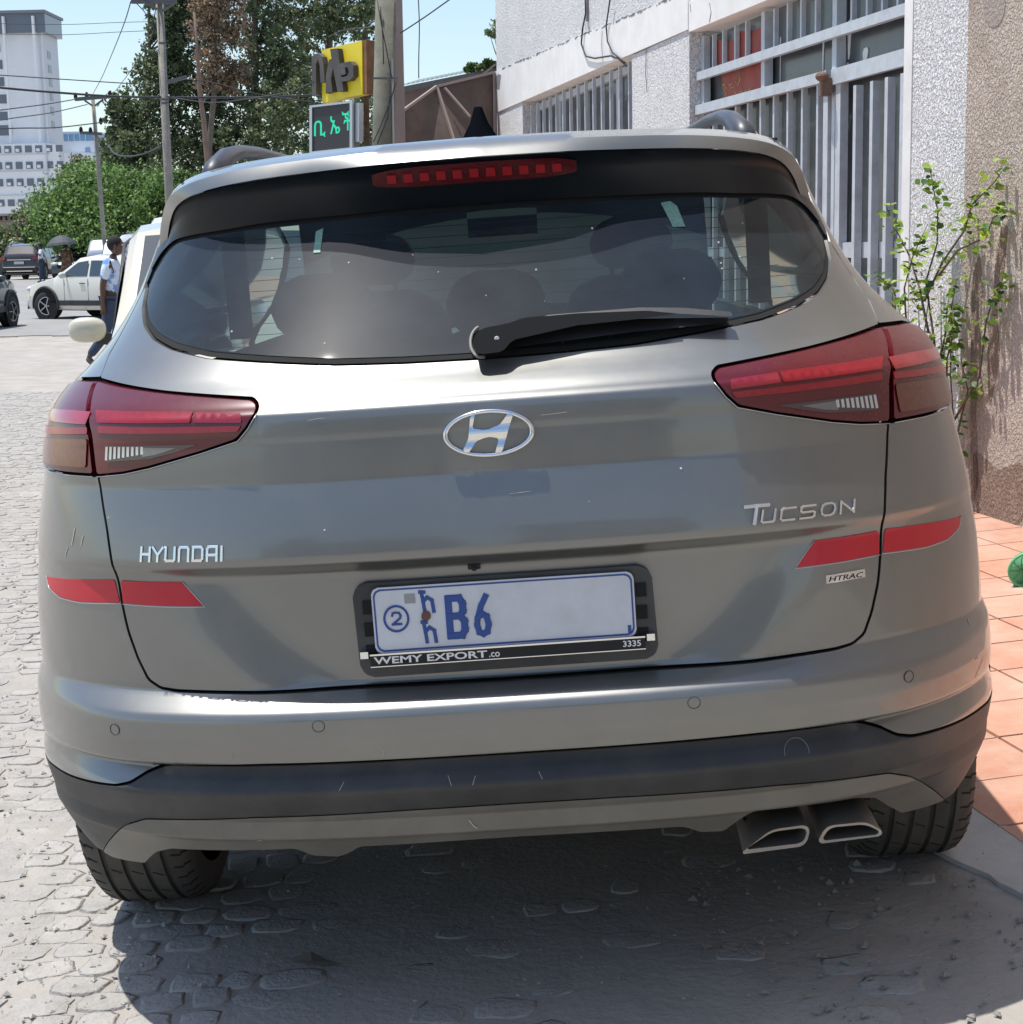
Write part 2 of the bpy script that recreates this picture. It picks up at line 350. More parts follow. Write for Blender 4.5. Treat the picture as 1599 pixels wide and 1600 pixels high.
# ------------------------------------------------------------------ the grey SUV
car = thing('parked_suv', 'grey compact SUV parked in the foreground, seen from behind, dusty paint, red tail lamps', 'car', (0, 0, 0), (0, TILT, 0))
cx_ = lambda o: o
SEAM = [(.742,1.073),(.725,1.03),(.705,.98),(.686,.92),(.677,.88),(.669,.842),(.657,.79),(.64,.74),(.622,.703),(.598,.688),(.565,.684)]
LAMPB = [(.742,1.073),(.673,1.079),(.615,1.089),(.512,1.113),(.444,1.132),(.426,1.152),(.411,1.178),(.411,1.190),(.425,1.200)]
GL = [(.955,1.408),(.90,1.366),(.83,1.332),(.76,1.308),(.68,1.289),(.57,1.271),(.43,1.258),(.29,1.2465),(.15,1.242)]
UPSEAM = [(.853,1.238),(.918,1.28),(.952,1.325),(.968,1.365),(.966,1.395)]
g = .0028
def shrink(poly, d):
    """inset a polygon by d (approximate, vertex normals)"""
    if area(poly) < 0: poly = poly[::-1]
    out = []; n = len(poly)
    for i in range(n):
        p = np.array(poly[i], float); a = p-np.array(poly[i-1], float); b = np.array(poly[(i+1) % n], float)-p
        a /= np.linalg.norm(a)+1e-9; b /= np.linalg.norm(b)+1e-9; na = np.array([-a[1], a[0]]); nb = np.array([-b[1], b[0]]); m = na+nb; l = np.linalg.norm(m)
        m = m/l if l > 1e-6 else na; c = max(.45, float(np.dot(m, na))); out.append(tuple(p+m*d/c))
    return out
# tailgate: sides round the glass, shoulder, plate recess
half_r = SEAM[::-1]+LAMPB[1:]+[(.62,1.216),(.80,1.2335)]+UPSEAM+GL   # lower seam up, round the lamp, up the seam, down the glass edge
half_r = [(.42,.681),(.2,.680)][:1]+half_r
tg = [(0,.679)]+half_r+[(0,1.2405)]
tgl = mir(half_r)
full = [(0,.679)]+half_r+[(0,1.2405)]+tgl
panel('tailgate', shrink(full, g), paint, car, step=.011)
# glass
gR = [(.83,1.496),(.59,1.509),(.28,1.515)]; GLU = [(.952,1.44),(.93,1.462),(.885,1.488)]
glass_out = [(0,1.2425)]+[(a,b+.002) for a,b in GL[::-1]]+GLU+gR+[(0,1.516)]+mir([(a,b+.002) for a,b in GL[::-1]]+GLU+gR)
panel('rear_window', shrink(glass_out, .008), rglass, car, off=-.004, fl=0, step=.04)
sealo = shrink(glass_out, -.0015); panel('window_seal', sealo, rubdk, car, off=-.006, fl=.004, step=.04, holes=[shrink(glass_out, .010)])
# backing behind the gaps
bo = [(0,.47),(.5,.47),(.8,.49),(1.1,.55),(1.27,.56),(1.27,1.20),(.86,1.228),(.5,1.215),(0,1.228)]
panel('inner_shell', bo+mir(bo)[1:-1], dark, car, off=-.03, fl=0, step=.05)
panel('inner_shell', [(.84,1.22),(1.3,1.22),(1.3,1.6),(1.01,1.6),(1.0,1.45),(.975,1.40),(.98,1.36),(.93,1.28)], dark, car, off=-.022, fl=0, step=.06)
panel('inner_shell', mir([(.84,1.22),(1.3,1.22),(1.3,1.6),(1.01,1.6),(1.0,1.45),(.975,1.40),(.98,1.36),(.93,1.28)]), dark, car, off=-.022, fl=0, step=.06)
# bumper in body colour
BB = [(0,.556),(.2,.557),(.41,.558),(.56,.554),(.60,.546),(.63,.534),(.66,.516),(.69,.508),(.83,.498),(.97,.49),(1.06,.49),(S1-.03,.50)]
OB = [(.75,1.0725),(.93,1.071),(1.0,1.074),(1.13,1.088)]
bump_half = BB+[(S1+.02,.56),(S1+.02,1.09)]+OB[::-1]+SEAM
ROUT = [(.686,.888),(.925,.872),(.905,.852),(.85,.839),(.78,.837),(.672,.843)]
RIN = [(.674,.887),(.547,.884),(.504,.837),(.668,.842)]
full = bump_half+[(.42,.681),(0,.679)]+mir(bump_half[1:]+[(.42,.681)])
panel('rear_bumper', shrink(full, g), paint, car, step=.011)
# dark cladding and skid plate
BS = [(.885,.30),(.85,.32),(.774,.368),(.703,.415),(.655,.433),(.44,.450),(.17,.456)]
BBl = [(a, b-.001) for a, b in BB]
clad_half = [(.2,.456)][:0]+BS[::-1]+[(.93,.296),(1.0,.300),(1.07,.315),(1.13,.36),(S1-.05,.42),(S1-.03,.50)]+BBl[1:-1][::-1]
full = [(0,.457)]+clad_half+[(0,.555)]+mir(clad_half)
panel('bumper_cladding', shrink(full, .0015), blackp, car, off=.002, step=.016, label='unpainted black lower bumper cladding')
skR = [(0,.378),(.27,.375),(.29,.372),(.317,.355),(.36,.351),(.385,.38),(.407,.40),(.594,.392),(.638,.380),(.682,.347),(.738,.312),(.858,.302)]
skL = [(0,.378),(-.27,.374),(-.29,.359),(-.313,.348),(-.36,.353),(-.385,.373),(-.632,.360),(-.678,.344),(-.745,.30),(-.858,.292)]
full = skR+BS+[(0,.457)]+mir(BS)+skL[::-1][:-1]
panel('skid_plate', shrink(full, .001), skidm, car, off=.004, step=.016, fl=.05)
for sg in (1, -1):
    f = (lambda p: p) if sg > 0 else mir
    sgn = lambda p: [(sg*a, b) for a, b in p]
    # lamps
    lin = LAMPB+[(.62,1.217),(.80,1.2335),(.845,1.2365),(.795,1.19),(.765,1.145)]
    lampi = panel('tail_lamp', shrink(f(lin), .003), lens, car, off=.006, fl=.02, step=.012, label='inner half of the red tail lamp, on the tailgate')
    lout = [(.750,1.0745),(.93,1.0735),(1.0,1.077),(1.08,1.088),(1.15,1.13),(1.13,1.20),(1.07,1.222),(.98,1.2345),(.856,1.2365),(.803,1.19),(.772,1.145)]
    lampo = panel('tail_lamp', shrink(f(lout), .003), lens, car, off=.006, fl=.02, step=.012, label='outer wrap-around half of the red tail lamp')
    panel('light_bar', f([(.535,1.166),(.75,1.169),(.772,1.190),(.535,1.185)]), lensb, lampi, off=.0090, fl=.0006, rnd=.002)
    panel('light_bar', f([(.435,1.162),(.53,1.166),(.53,1.184),(.44,1.179)]), M('dull_red_lens', (.24, .006, .016), .18, coat=1.), lampi, off=.0088, fl=.0006, rnd=.002)
    panel('light_bar', f([(.442,1.147),(.744,1.150),(.748,1.1635),(.436,1.157)]), lensb, lampi, off=.0090, fl=.0006, rnd=.002)
    panel('light_bar', f([(.785,1.187),(.86,1.188),(1.04,1.183),(1.02,1.164),(.785,1.165)]), M('red_lens_mid', (.30, .006, .014), .15, coat=1., var=.2, vs=30), lampo, off=.0090, fl=.0006, rnd=.002)
    panel('light_bar', f([(.777,1.148),(1.05,1.136),(1.05,1.150),(.779,1.160)]), lensb, lampo, off=.0090, fl=.0006, rnd=.002)
    panel('turn_signal', f([(.772,1.088),(.95,1.085),(1.01,1.094),(1.03,1.112),(1.02,1.129),(.776,1.139)]), amber, lampo, off=.0090, fl=.0006, rnd=.004)
    rv = panel('reversing_lamp', f([(.716,1.099),(.722,1.1285),(.516,1.1275),(.56,1.115),(.61,1.105)]), smoke, lampi, off=.0090, fl=.0006, rnd=.003)
    for k in range(9):
        s0 = .712-.0105*k
        panel('lens_rib', f([(s0,1.102+.0022*k*.6),(s0+.006,1.102+.0022*k*.6),(s0+.007,1.126),(s0+.001,1.126)]), clearl, rv, off=.0100, fl=.0008, rnd=0, step=.03)
    panel('lens_rib', f([(.63,1.108),(.635,1.1245),(.56,1.1225),(.60,1.112)]), M('dim_lens', (.18, .17, .18), .2, .4, coat=1.), rv, off=.0098, fl=.0006, rnd=0)
    # reflectors with a pale rim
    ro = panel('reflector', shrink(f(ROUT), .0015), refl, car, off=.0016, fl=.006, rnd=.003, step=.010)
    ri = panel('reflector', shrink(f(RIN), .0015), refl, car, off=.0016, fl=.006, rnd=.003, step=.010)
    for par, pl in ((ro, ROUT[1:]), (ri, RIN[1:])):
        A = np.array(sgn(pl)); Q = resample(list(map(tuple, A)), .02); n = max(2, len(Q)-int(np.linalg.norm(A[-1]-A[0])/.02)-1)
        Q = Q[:n+1] if n+1 <= len(Q) else Q
        pp = [Vector(p) for p in P(Q[:, 0], Q[:, 1]-.0005, .0008)]
        MB().tube(pp, .0012, 5).build('rim', lipm, par, smooth=True)
    # rim below the lamps
    for par, pl in ((lampi, [(.742,1.0705),(.673,1.0765),(.615,1.0865),(.512,1.1105),(.442,1.1295),(.424,1.150),(.409,1.176)]), (lampo, [(.755,1.0705),(.93,1.0695),(1.0,1.072),(1.08,1.084)])):
        Q = resample(sgn(pl)+sgn(pl)[::-1][1:-1], .02) if 0 else np.array([np.array(sgn(pl)[i])*(1-t)+np.array(sgn(pl)[i+1])*t for i in range(len(pl)-1) for t in (0, .5)]+[sgn(pl)[-1]])
        MB().tube([Vector(p) for p in P(Q[:, 0], Q[:, 1], .004)], .0010, 5).build('rim', lipm, par, smooth=True)
    # side body
    yc = .90; s_of = lambda y: S1+(y-.56)
    def arch(y0, r, n=14, a0=180, a1=0): return [(s_of(y0+r*math.cos(rad(a0+(a1-a0)*i/n))), .35+r*math.sin(rad(a0+(a1-a0)*i/n))) for i in range(n+1)]
    side = [(S1+.022,.51)]+arch(.92, .44, a0=158, a1=12)+[(s_of(1.5),.47),(s_of(3.0),.47)]+arch(3.58, .44, a0=168, a1=20)+[(s_of(4.2),.5),(s_of(4.2),.95),(s_of(3.2),1.05),(s_of(2.4),1.14),(s_of(1.2),1.20),(S1+.022,1.225)]
    panel('side_panel', f(side), paint, car, off=0, fl=.03, step=.06)
    clad = arch(.92, .437, a0=158, a1=12)+[(s_of(1.5),.468),(s_of(3.0),.468)]+arch(3.58, .437, a0=168, a1=20)[::1]+[(s_of(4.15),.30)]+arch(3.58, .375, a0=-8, a1=188)+[(s_of(3.0),.28),(s_of(1.5),.28)]+arch(.92, .375, a0=-8, a1=158)
    panel('wheel_arch_trim', f(clad), blackp, car, off=.003, fl=.04, step=.06, rnd=0)
    # rear quarter above the lamp and pillar
    q = [(.856,1.242)]+[(a+.004, b) for a, b in UPSEAM[1:]]+[(.992,1.42),(1.002,1.45),(1.01,1.50),(1.03,1.54),(1.06,1.575),(1.30,1.582),(1.30,1.225),(1.15,1.222),(1.07,1.226),(.98,1.238)]
    panel('quarter_panel', f(q), paint, car, off=0, fl=.015, step=.02)
    sg2 = [(1.31,1.24),(s_of(2.5),1.17),(s_of(2.85),1.14),(s_of(2.35),1.48),(s_of(2.0),1.545),(1.31,1.55)]
    panel('side_window', f(sg2), carglass, car, off=-.004, fl=.01, step=.08)
    # gloss black wing between glass and pillar
    wing = [(.956,1.409),(.984,1.418),(.996,1.445),(.992,1.475),(.96,1.49),(.90,1.50),(.888,1.489),(.932,1.464),(.954,1.442)]
    panel('spoiler_wing', f(wing), gloss, car, off=.001, fl=.02, step=.02)
# spoiler: lip that turns down the sides, top running into the roof, black underside down to the glass
LO = np.array([(0,.33,1.601),(.15,.343,1.600),(.29,.38,1.597),(.41,.41,1.592),(.50,.448,1.584),(.560,.490,1.573),(.600,.54,1.557),(.628,.60,1.532),(.648,.645,1.495),(.664,.680,1.452)])
TO = np.array([(0,.36,1.631),(.15,.37,1.630),(.29,.395,1.627),(.41,.43,1.622),(.505,.468,1.613),(.572,.508,1.600),(.618,.56,1.580),(.648,.625,1.550),(.668,.668,1.505),(.678,.698,1.455)])
BA = np.array([(0,.80,1.646),(.15,.80,1.645),(.29,.80,1.642),(.41,.80,1.637),(.50,.80,1.629),(.565,.80,1.616),(.612,.81,1.598),(.650,.93,1.572),(.688,1.0,1.515),(.706,1.05,1.458)])
GLX = np.array([(0,1.517),(.16,1.517),(.31,1.515),(.44,1.513),(.56,1.510),(.67,1.504),(.77,1.500),(.85,1.494),(.92,1.470),(.957,1.438)])
idx = np.arange(10.); tt_ = np.linspace(0, 9, 64); T2 = np.concatenate([-tt_[::-1], tt_[1:]]); at_ = np.abs(T2); sgx = np.where(T2 < 0, -1., 1.)
def cur(A): return np.stack([pchip(idx, A[:, k], at_) for k in range(A.shape[1])], 1)
lo_, to_, ba_, gl_ = cur(LO), cur(TO), cur(BA), cur(GLX)
for q_ in (lo_, to_, ba_): q_[:, 0] *= sgx
gp_ = P(sgx*gl_[:, 0], gl_[:, 1], .003)
rows = [lo_+np.array([0, .018, -.001]), lo_, lo_*.5+(to_-np.array([0, 0, .005]))*.5+np.array([0, -.002, 0]), to_-np.array([0, 0, .005]), to_*.80+ba_*.20+np.array([0, 0, .0095]), to_*.35+ba_*.65+np.array([0, 0, .010]), ba_]
n = len(T2); V = [tuple(p) for r_ in rows for p in r_]
link('roof_spoiler', mesh('roof_spoiler', V, [(r*n+i, r*n+i+1, (r+1)*n+i+1, (r+1)*n+i) for r in range(len(rows)-1) for i in range(n-1)], True, ang=28), paint, car)
def und(f, o=0.): A = gp_*(1-f)+(lo_+np.array([0, .016, -.003]))*f; A = A.copy(); A[:, 1] -= .004*math.sin(math.pi*f); return A
rows = [und(f) for f in (0, .33, .66, 1.)]+[lo_+np.array([0, .002, -.0016])]; V = [tuple(p) for r_ in rows for p in r_]
link('spoiler_underside', mesh('spoiler_underside', V, [(r*n+i, (r+1)*n+i, (r+1)*n+i+1, r*n+i+1)[::-1] for r in range(4) for i in range(n-1)], True), gloss, car)
# roof skin
def roofz(x, y): return 1.646+.008*sm(y, .8, 1.3)-.071*np.abs(x/.64)**2.6*1.0-.02*sm(y, 2.0, 2.6)
xs = np.linspace(-.655, .655, 60); rws = [.795, 1.0, 1.3, 1.7, 2.1, 2.4]; V = [(x, y, float(roofz(x, y))-.002) for y in rws for x in xs]
link('roof', mesh('roof', V, [(r*60+i, r*60+i+1, (r+1)*60+i+1, (r+1)*60+i) for r in range(5) for i in range(59)], True), paint, car)
# high brake lamp set in the black panel under the lip
def undp(x, f):
    k = float(np.interp(abs(x), lo_[n//2:, 0], at_[n//2:])); i = n//2+int(round(k/9*63)); A = gp_[i]*(1-f)+(lo_[i]+np.array([0, .016, -.003]))*f; g_ = gp_[i]
    return np.array([x, A[1]-.004*math.sin(math.pi*f)-.004, A[2]-.0015])
bx = np.linspace(-.192, .192, 33); V = [tuple(undp(x, f0+df_*abs(x/.192)**6)) for f0, df_ in ((.94, -.10), (.80, 0), (.62, 0), (.50, .10)) for x in bx]
bl = link('high_brake_lamp', mesh('high_brake_lamp', V, [(r*33+i, r*33+i+1, (r+1)*33+i+1, (r+1)*33+i)[::-1] for r in range(3) for i in range(32)], True), brake, car)
led = M('brake_led', (.30, .008, .014), .3, coat=.6)
for k in range(11):
    x = -.155+.031*k; a_, b_ = undp(x, .80), undp(x, .62); a_[1] -= .003; b_[1] -= .003
    MB().bar(a_, b_, .017, .004, up=(0, 1, 0)).build('led', led, bl)
# roof rails
for sg in (1, -1):
    pts = [(sg*.545, .62, 1.600), (sg*.538, .66, 1.632), (sg*.530, .74, 1.658), (sg*.525, .88, 1.676), (sg*.52, 1.1, 1.686), (sg*.51, 1.6, 1.69), (sg*.50, 2.1, 1.68), (sg*.49, 2.4, 1.64)]
    r = MB(); rr = [.024, .023, .020, .016, .014, .013, .013, .014]
    P0 = [Vector(p) for p in pts]; r.tube(P0, rr, 10); r.build('roof_rail', M('rail_black', (.045, .05, .065), .45, coat=.15), car, smooth=True)
    MB().box((sg*.54, .63, 1.612), (.055, .10, .012), Matrix.Rotation(rad(14), 3, 'X')).build('rail_foot', chrome, car)
# shark fin aerial
fin = MB(); lv = [(0, .046, .095, 1.655), (.25, .036, .085, 1.672), (.6, .020, .060, 1.700), (.88, .012, .038, 1.724), (1, .009, .028, 1.734)]
V = []; n8 = 12
for t, wx, wy, z in lv:
    for k in range(n8):
        a = 2*math.pi*k/n8; V.append((wx*math.copysign(abs(math.cos(a))**.8, math.cos(a)), .86+.02*t*0-(1-t)*0+wy*math.sin(a)+t*(.0)-.03*(1-t)+.03, z))
F = [(r*n8+k, r*n8+(k+1) % n8, (r+1)*n8+(k+1) % n8, (r+1)*n8+k) for r in range(4) for k in range(n8)]+[tuple(4*n8+k for k in range(n8))]
link('aerial_fin', mesh('aerial_fin', V, F, True, ang=50), M('fin_black', (.004, .005, .007), .7, spec=.0), car)
# wiper
wa = panel('wiper_arm', [(-.018,1.278),(-.016,1.258),(-.004,1.250),(.040,1.252),(.060,1.270),(.20,1.288),(.36,1.292),(.40,1.294),(.34,1.303),(.20,1.307),(.09,1.3055),(.055,1.298),(.0,1.292)], M('wiper_black', (.012, .013, .015), .85, spec=.06, bump=.0003, bs=300), car, off=.050, fl=.030, step=.03, rnd=.006, zl=False)
panel('wiper_blade', [(.045,1.256),(.30,1.268),(.490,1.271),(.500,1.280),(.32,1.289),(.06,1.282)], M('blade_rubber', (.012, .012, .013), .5), wa, off=.022, fl=.018, step=.03, rnd=.002, zl=False)
panel('blade_cover', [(.12,1.304),(.33,1.300),(.40,1.294),(.505,1.282),(.507,1.2895),(.42,1.3025),(.33,1.309),(.14,1.3075)], blackp, wa, off=.045, fl=.012, step=.03, rnd=.002, zl=False)
a = np.array([[.030, 1.274]]); c = P(a[:, 0], a[:, 1], .0515)[0]
MB().lathe([(.0, 0), (.004, 0), (.0045, .002)], 12, 'y', c).build('wiper_bolt', ltext, wa)
ring = [Vector(P(-.002+.022*math.cos(t), 1.268+.026*math.sin(t), .004)) for t in np.linspace(rad(100), rad(280), 12)]
MB().tube(ring, .003, 6).build('pivot_ring', M('pale_ring', (.22, .21, .19), .6), wa, smooth=True)
heat = M('heater_wire', (.10, .075, .055), .7)
# green patches painted as daylight seen through the cabin, and specks on the glass
st = M('pale_light_patch', (.20, .36, .30), .6, var=.3, vs=160)
panel('light_patch', [(-.404,1.487),(-.386,1.4925),(-.384,1.447),(-.401,1.447)], st, car, off=-.002, fl=0, step=.05, rnd=0)
panel('light_patch', [(.455,1.495),(.480,1.497),(.494,1.487),(.499,1.447),(.468,1.448)], st, car, off=-.002, fl=0, step=.05, rnd=0)
for k in range(11):
    z_ = 1.285+.0195*k; lim = .74 if k < 5 else .70
    MB().tube([Vector(P(s_, z_, -.0065)) for s_ in np.linspace(-lim+.01*k, lim-.01*k, 40)], .0007, 3).build('heater_line', heat, car)
# emblem: oval ring and slanted H
ec = (.004, 1.1175)
def oval(a, b, n=56): return [(ec[0]+a*math.cos(2*math.pi*i/n), ec[1]+b*math.sin(2*math.pi*i/n)) for i in range(n)]
em = MB(); E0 = oval(.0755, .0378, 64); n_ = len(E0); V = []
for (a, b) in E0:
    da, db = a-ec[0], b-ec[1]; l_ = math.hypot(da/.0755, db/.0378)
    for q in range(8):
        w_ = math.cos(2*math.pi*q/8); h_ = math.sin(2*math.pi*q/8); V.append(tuple(P(a+da/.0755*.0052*w_, b+db/.0378*.0042*w_, .0035+.006*max(-.3, h_))))
em = link('emblem', mesh('emblem', V, [(i*8+q, ((i+1) % n_)*8+q, ((i+1) % n_)*8+(q+1) % 8, i*8+(q+1) % 8) for i in range(n_) for q in range(8)], True), chrome, car)
def er(pts): return [(ec[0]+x, ec[1]+y) for x, y in pts]
panel('emblem_letter', er([(-.030,.032),(-.021,.036),(-.028,.010),(-.005,.006),(.020,.013),(.036,.032),(.045,.029),(.038,.013),(.021,-.0335),(.008,-.036),(.017,-.010),(.0,-.006),(-.022,-.012),(-.037,-.032),(-.047,-.027),(-.036,-.008)][::-1]), chrome, em, off=.0085, fl=.008, step=.004, rnd=.003, fx=lambda s, z, o: P(s, z, o+.0016*np.sin((z-ec[1])*2*math.pi/.026+1.2)))
# lettering
LB = []
x = -.6215
for ch, wd in zip('HYUNDAI', (.0175, .020, .0175, .0175, .0175, .0175, 0)):
    L_ = LT(GLY[ch], x, .9255, wd, .0235); V, F = strokes(L_, .0050, .0015); onbody('badge_letter', V, F, chrome, car, .001); x += wd+(.0088 if ch not in 'HY' else .006)
for ch, x, z, wd, h, wt in (('T', .420, .9300, .040, .0290, .0075), ('U', .452, .9300, .022, .0200, .0048), ('C', .4855, .9300, .024, .0200, .0048), ('S', .521, .9300, .025, .0200, .0048), ('O', .5585, .9300, .026, .0200, .0048), ('M', .5955, .9300, .026, .0200, .0048)):
    V, F = strokes(LT(GLY[ch], x, z, wd, h, .30), wt, .0045); onbody('badge_letter', V, F, chrome, car, .001)
ht = panel('trim_badge', [(.5563,.8045),(.6318,.8065),(.632,.8215),(.5565,.8195)], chrome, car, off=.003, fl=.003, step=.02, rnd=.001)
A, F = fit_text('HTRAC', .561, .628, .8075, .8165, shear=.25, offset=.01); A[:, 2] = .0003
onbody('badge_print', A, F, M('badge_black', (.01, .01, .012), .4), ht, .0032)
# licence plate in its frame
yp = float(P(0, .80)[1]); tp = rad(0)
def plane_part(name, poly, y, th, mat, parent, r=.006, holes=None):
    if r: poly = rnd_poly(poly, r, 2)
    return MB().prism(poly, lambda u, v: (u, y, v), lambda u, v: (u, y+th, v)).build(name, mat, parent)
fr = plane_part('plate_frame', [(-.252,.698),(.276,.700),(.270,.868),(-.256,.868)], yp-.012, .014, blackp, car, .016)
for sx in (-1, 1):
    for kz in range(3): MB().box((.010+sx*.240, yp-.0135, .745+.040*kz), (.018, .004, .024)).build('frame_slot', dark, fr)
pl = plane_part('licence_plate', [(-.222,.742),(.238,.744),(.238,.860),(-.222,.860)], yp-.020, .004, platew, car, .008)
mb = MB(); o = rnd_poly([(-.219,.745),(.235,.747),(.235,.857),(-.219,.857)], .008, 2); i_ = rnd_poly([(-.216,.748),(.232,.750),(.232,.854),(-.216,.854)], .007, 2); nn = len(o)
mb.add([(p[0], yp-.0206, p[1]) for p in o]+[(p[0], yp-.0206, p[1]) for p in i_], [(k, (k+1) % nn, nn+(k+1) % nn, nn+k) for k in range(nn)]); mb.build('plate_border', plateb, pl)
def flat(name, V, F, y, mat, parent): A = np.array(V); return link(name, mesh(name, [(a[0], y-a[2], a[1]) for a in A], F), mat, parent)
V, F = strokes(LT(GLY['B'], -.088, .766, .026, .067), .0125, .002); flat('plate_character', V, F, yp-.020, plateb, pl)
V, F = strokes(LT(GLY['6'], -.040, .766, .020, .067), .0105, .002); flat('plate_character', V, F, yp-.020, plateb, pl)
V, F = strokes([[( -.181+.021*math.cos(t), .803+.0225*math.sin(t)) for t in np.linspace(0, 2*math.pi, 29)]], .0038, .0015); flat('plate_circle', V, F, yp-.020, plateb, pl)
V, F = strokes(LT(GLY['2'], -.188, .793, .015, .021), .0038, .0018); flat('plate_character', V, F, yp-.020, plateb, pl)
for z0 in (.812, .758):
    V, F = strokes(LT([[(.0, 1.0), (.12, .5), (.2, 0)], [(-.12, 1.), (.25, .98)], [(.12, .5), (.5, .72), (.9, .55), (1., 0)]], -.134, z0, .020, .036), .0062, .0016); flat('plate_character', V, F, yp-.020, plateb, pl)
plane_part('plate_bolt', [(-.137,.798),(-.122,.797),(-.119,.808),(-.127,.816),(-.136,.811)], yp-.0235, .004, platebr, pl, .003)
plane_part('plate_sticker', [(-.164,.829),(-.145,.829),(-.145,.846),(-.164,.846)], yp-.0208, .001, M('plate_grey', (.28, .29, .30), .6), pl, 0)
V, F = strokes([[(.226, .754), (.226, .762)]], .006, .0015); flat('plate_character', V, F, yp-.020, plateb, pl)
fs = plane_part('frame_strip', [(-.232,.7205),(.252,.7225),(.252,.7425),(-.232,.7405)], yp-.026, .008, gloss, fr, .003)
MB().bar((-.232, yp-.027, .7418), (.252, yp-.027, .7438), .003).build('chrome_edge', chrome, fs); MB().bar((-.232, yp-.027, .7202), (.252, yp-.027, .7222), .0016).build('chrome_edge', chrome, fs)
A, F = fit_text('WEMY EXPORT', -.226, -.026, .7245, .7375, offset=.022); flat('frame_print', A, F, yp-.0264, ltext, fs)
A, F = fit_text('.co', -.023, -.004, .7247, .7335, offset=.012); flat('frame_print', A, F, yp-.0264, ltext, fs)
A, F = fit_text('3335', .2125, .2440, .7275, .7385, offset=.015); flat('frame_print', A, F, yp-.0264, ltext, fs)
for sx in (-1, 1): MB().box((.010+sx*.252, yp-.020, .742), (.014, .014, .012)).build('frame_clip', chrome, fr)
cc = P(-.037, .884, .0)
MB().box((cc[0], cc[1]-.002, .884), (.022, .012, .008)).ell((cc[0], cc[1]-.008, .882), (.006, .004, .005)).build('reversing_camera', gloss, car)
# parking sensors, tow cover
for s0, z0 in ((-.309, .629), (.309, .629), (-.678, .6185), (.687, .622)):
    r_ = .0105; pts = [Vector(P(s0+r_*math.cos(t), z0+r_*math.sin(t), .0005)) for t in np.linspace(0, 2*math.pi, 17)]
    so_ = MB().tube(pts, .0006, 4).build('parking_sensor', M('sensor_gap', (.04, .04, .04), .8), car)
    panel('sensor_face', [(s0+.009*math.cos(t), z0+.009*math.sin(t)) for t in np.linspace(0, 2*math.pi, 14)[:-1]], paint, so_, off=.0006, fl=0, step=.02, rnd=0)
pts = [Vector(P(.476+.021*math.cos(t), .517+.021*math.sin(t), .0028)) for t in np.linspace(rad(-10), rad(190), 16)]
MB().tube(pts, .0007, 4).build('tow_eye_cover', M('tow_ring', (.22, .22, .22), .5), car)
# scrapes and chips: small raised flakes with the undercoat colour
chip = M('paint_chip', (.42, .40, .36), .8); chipd = M('paint_chip_dark', (.05, .04, .04), .8)
rs = random.Random(3)
def scratch(s0, z0, l, a, w=.0008, mat=chip, off=.0009):
    ds, dz = l/2*math.cos(a), l/2*math.sin(a); V, F = strokes([[(s0-ds, z0-dz), (s0, z0+w*rs.uniform(-1, 1)), (s0+ds, z0+dz)]], w, .0002); onbody('scratch', V, F, mat, car, off)
for args in ((-.205,.575,.016,1.3),(-.46,.575,.014,1.5),(-.28,.515,.015,1.0,.001,chip,.003),(-.10,.515,.016,1.9,.001,chip,.003),(-.06,.513,.014,1.2,.001,chip,.003),(.05,.515,.012,2.,.001,chip,.003),(-.07,.418,.020,2.2,.002,chip,.006),(-.44,.40,.012,.4,.0015,chip,.006),
             (.12,1.143,.045,.05,.0009),(.05,1.012,.035,.06,.0008),(-.30,1.16,.03,.1,.0008),(-.80,.96,.03,1.4,.0025),(-.77,.955,.018,1.3,.002),(-.82,.93,.02,1.2,.0016),(.90,.67,.010,1.4,.003),(.905,.60,.010,.2,.002),(.92,.575,.05,.5,.0014)): scratch(*args)
for k in range(26):
    s0 = rs.uniform(-.75, .75); z0 = rs.uniform(1.27, 1.47) if k < 20 else rs.uniform(.95, 1.2)
    if k < 20 and abs(s0) > .7: continue
    r_ = rs.uniform(.0008, .0022); c = P(s0, z0, .0008 if k >= 20 else -.003); MB().ell(c, (r_, r_*.5, r_), 6, 4).build('speck', ltext, car)
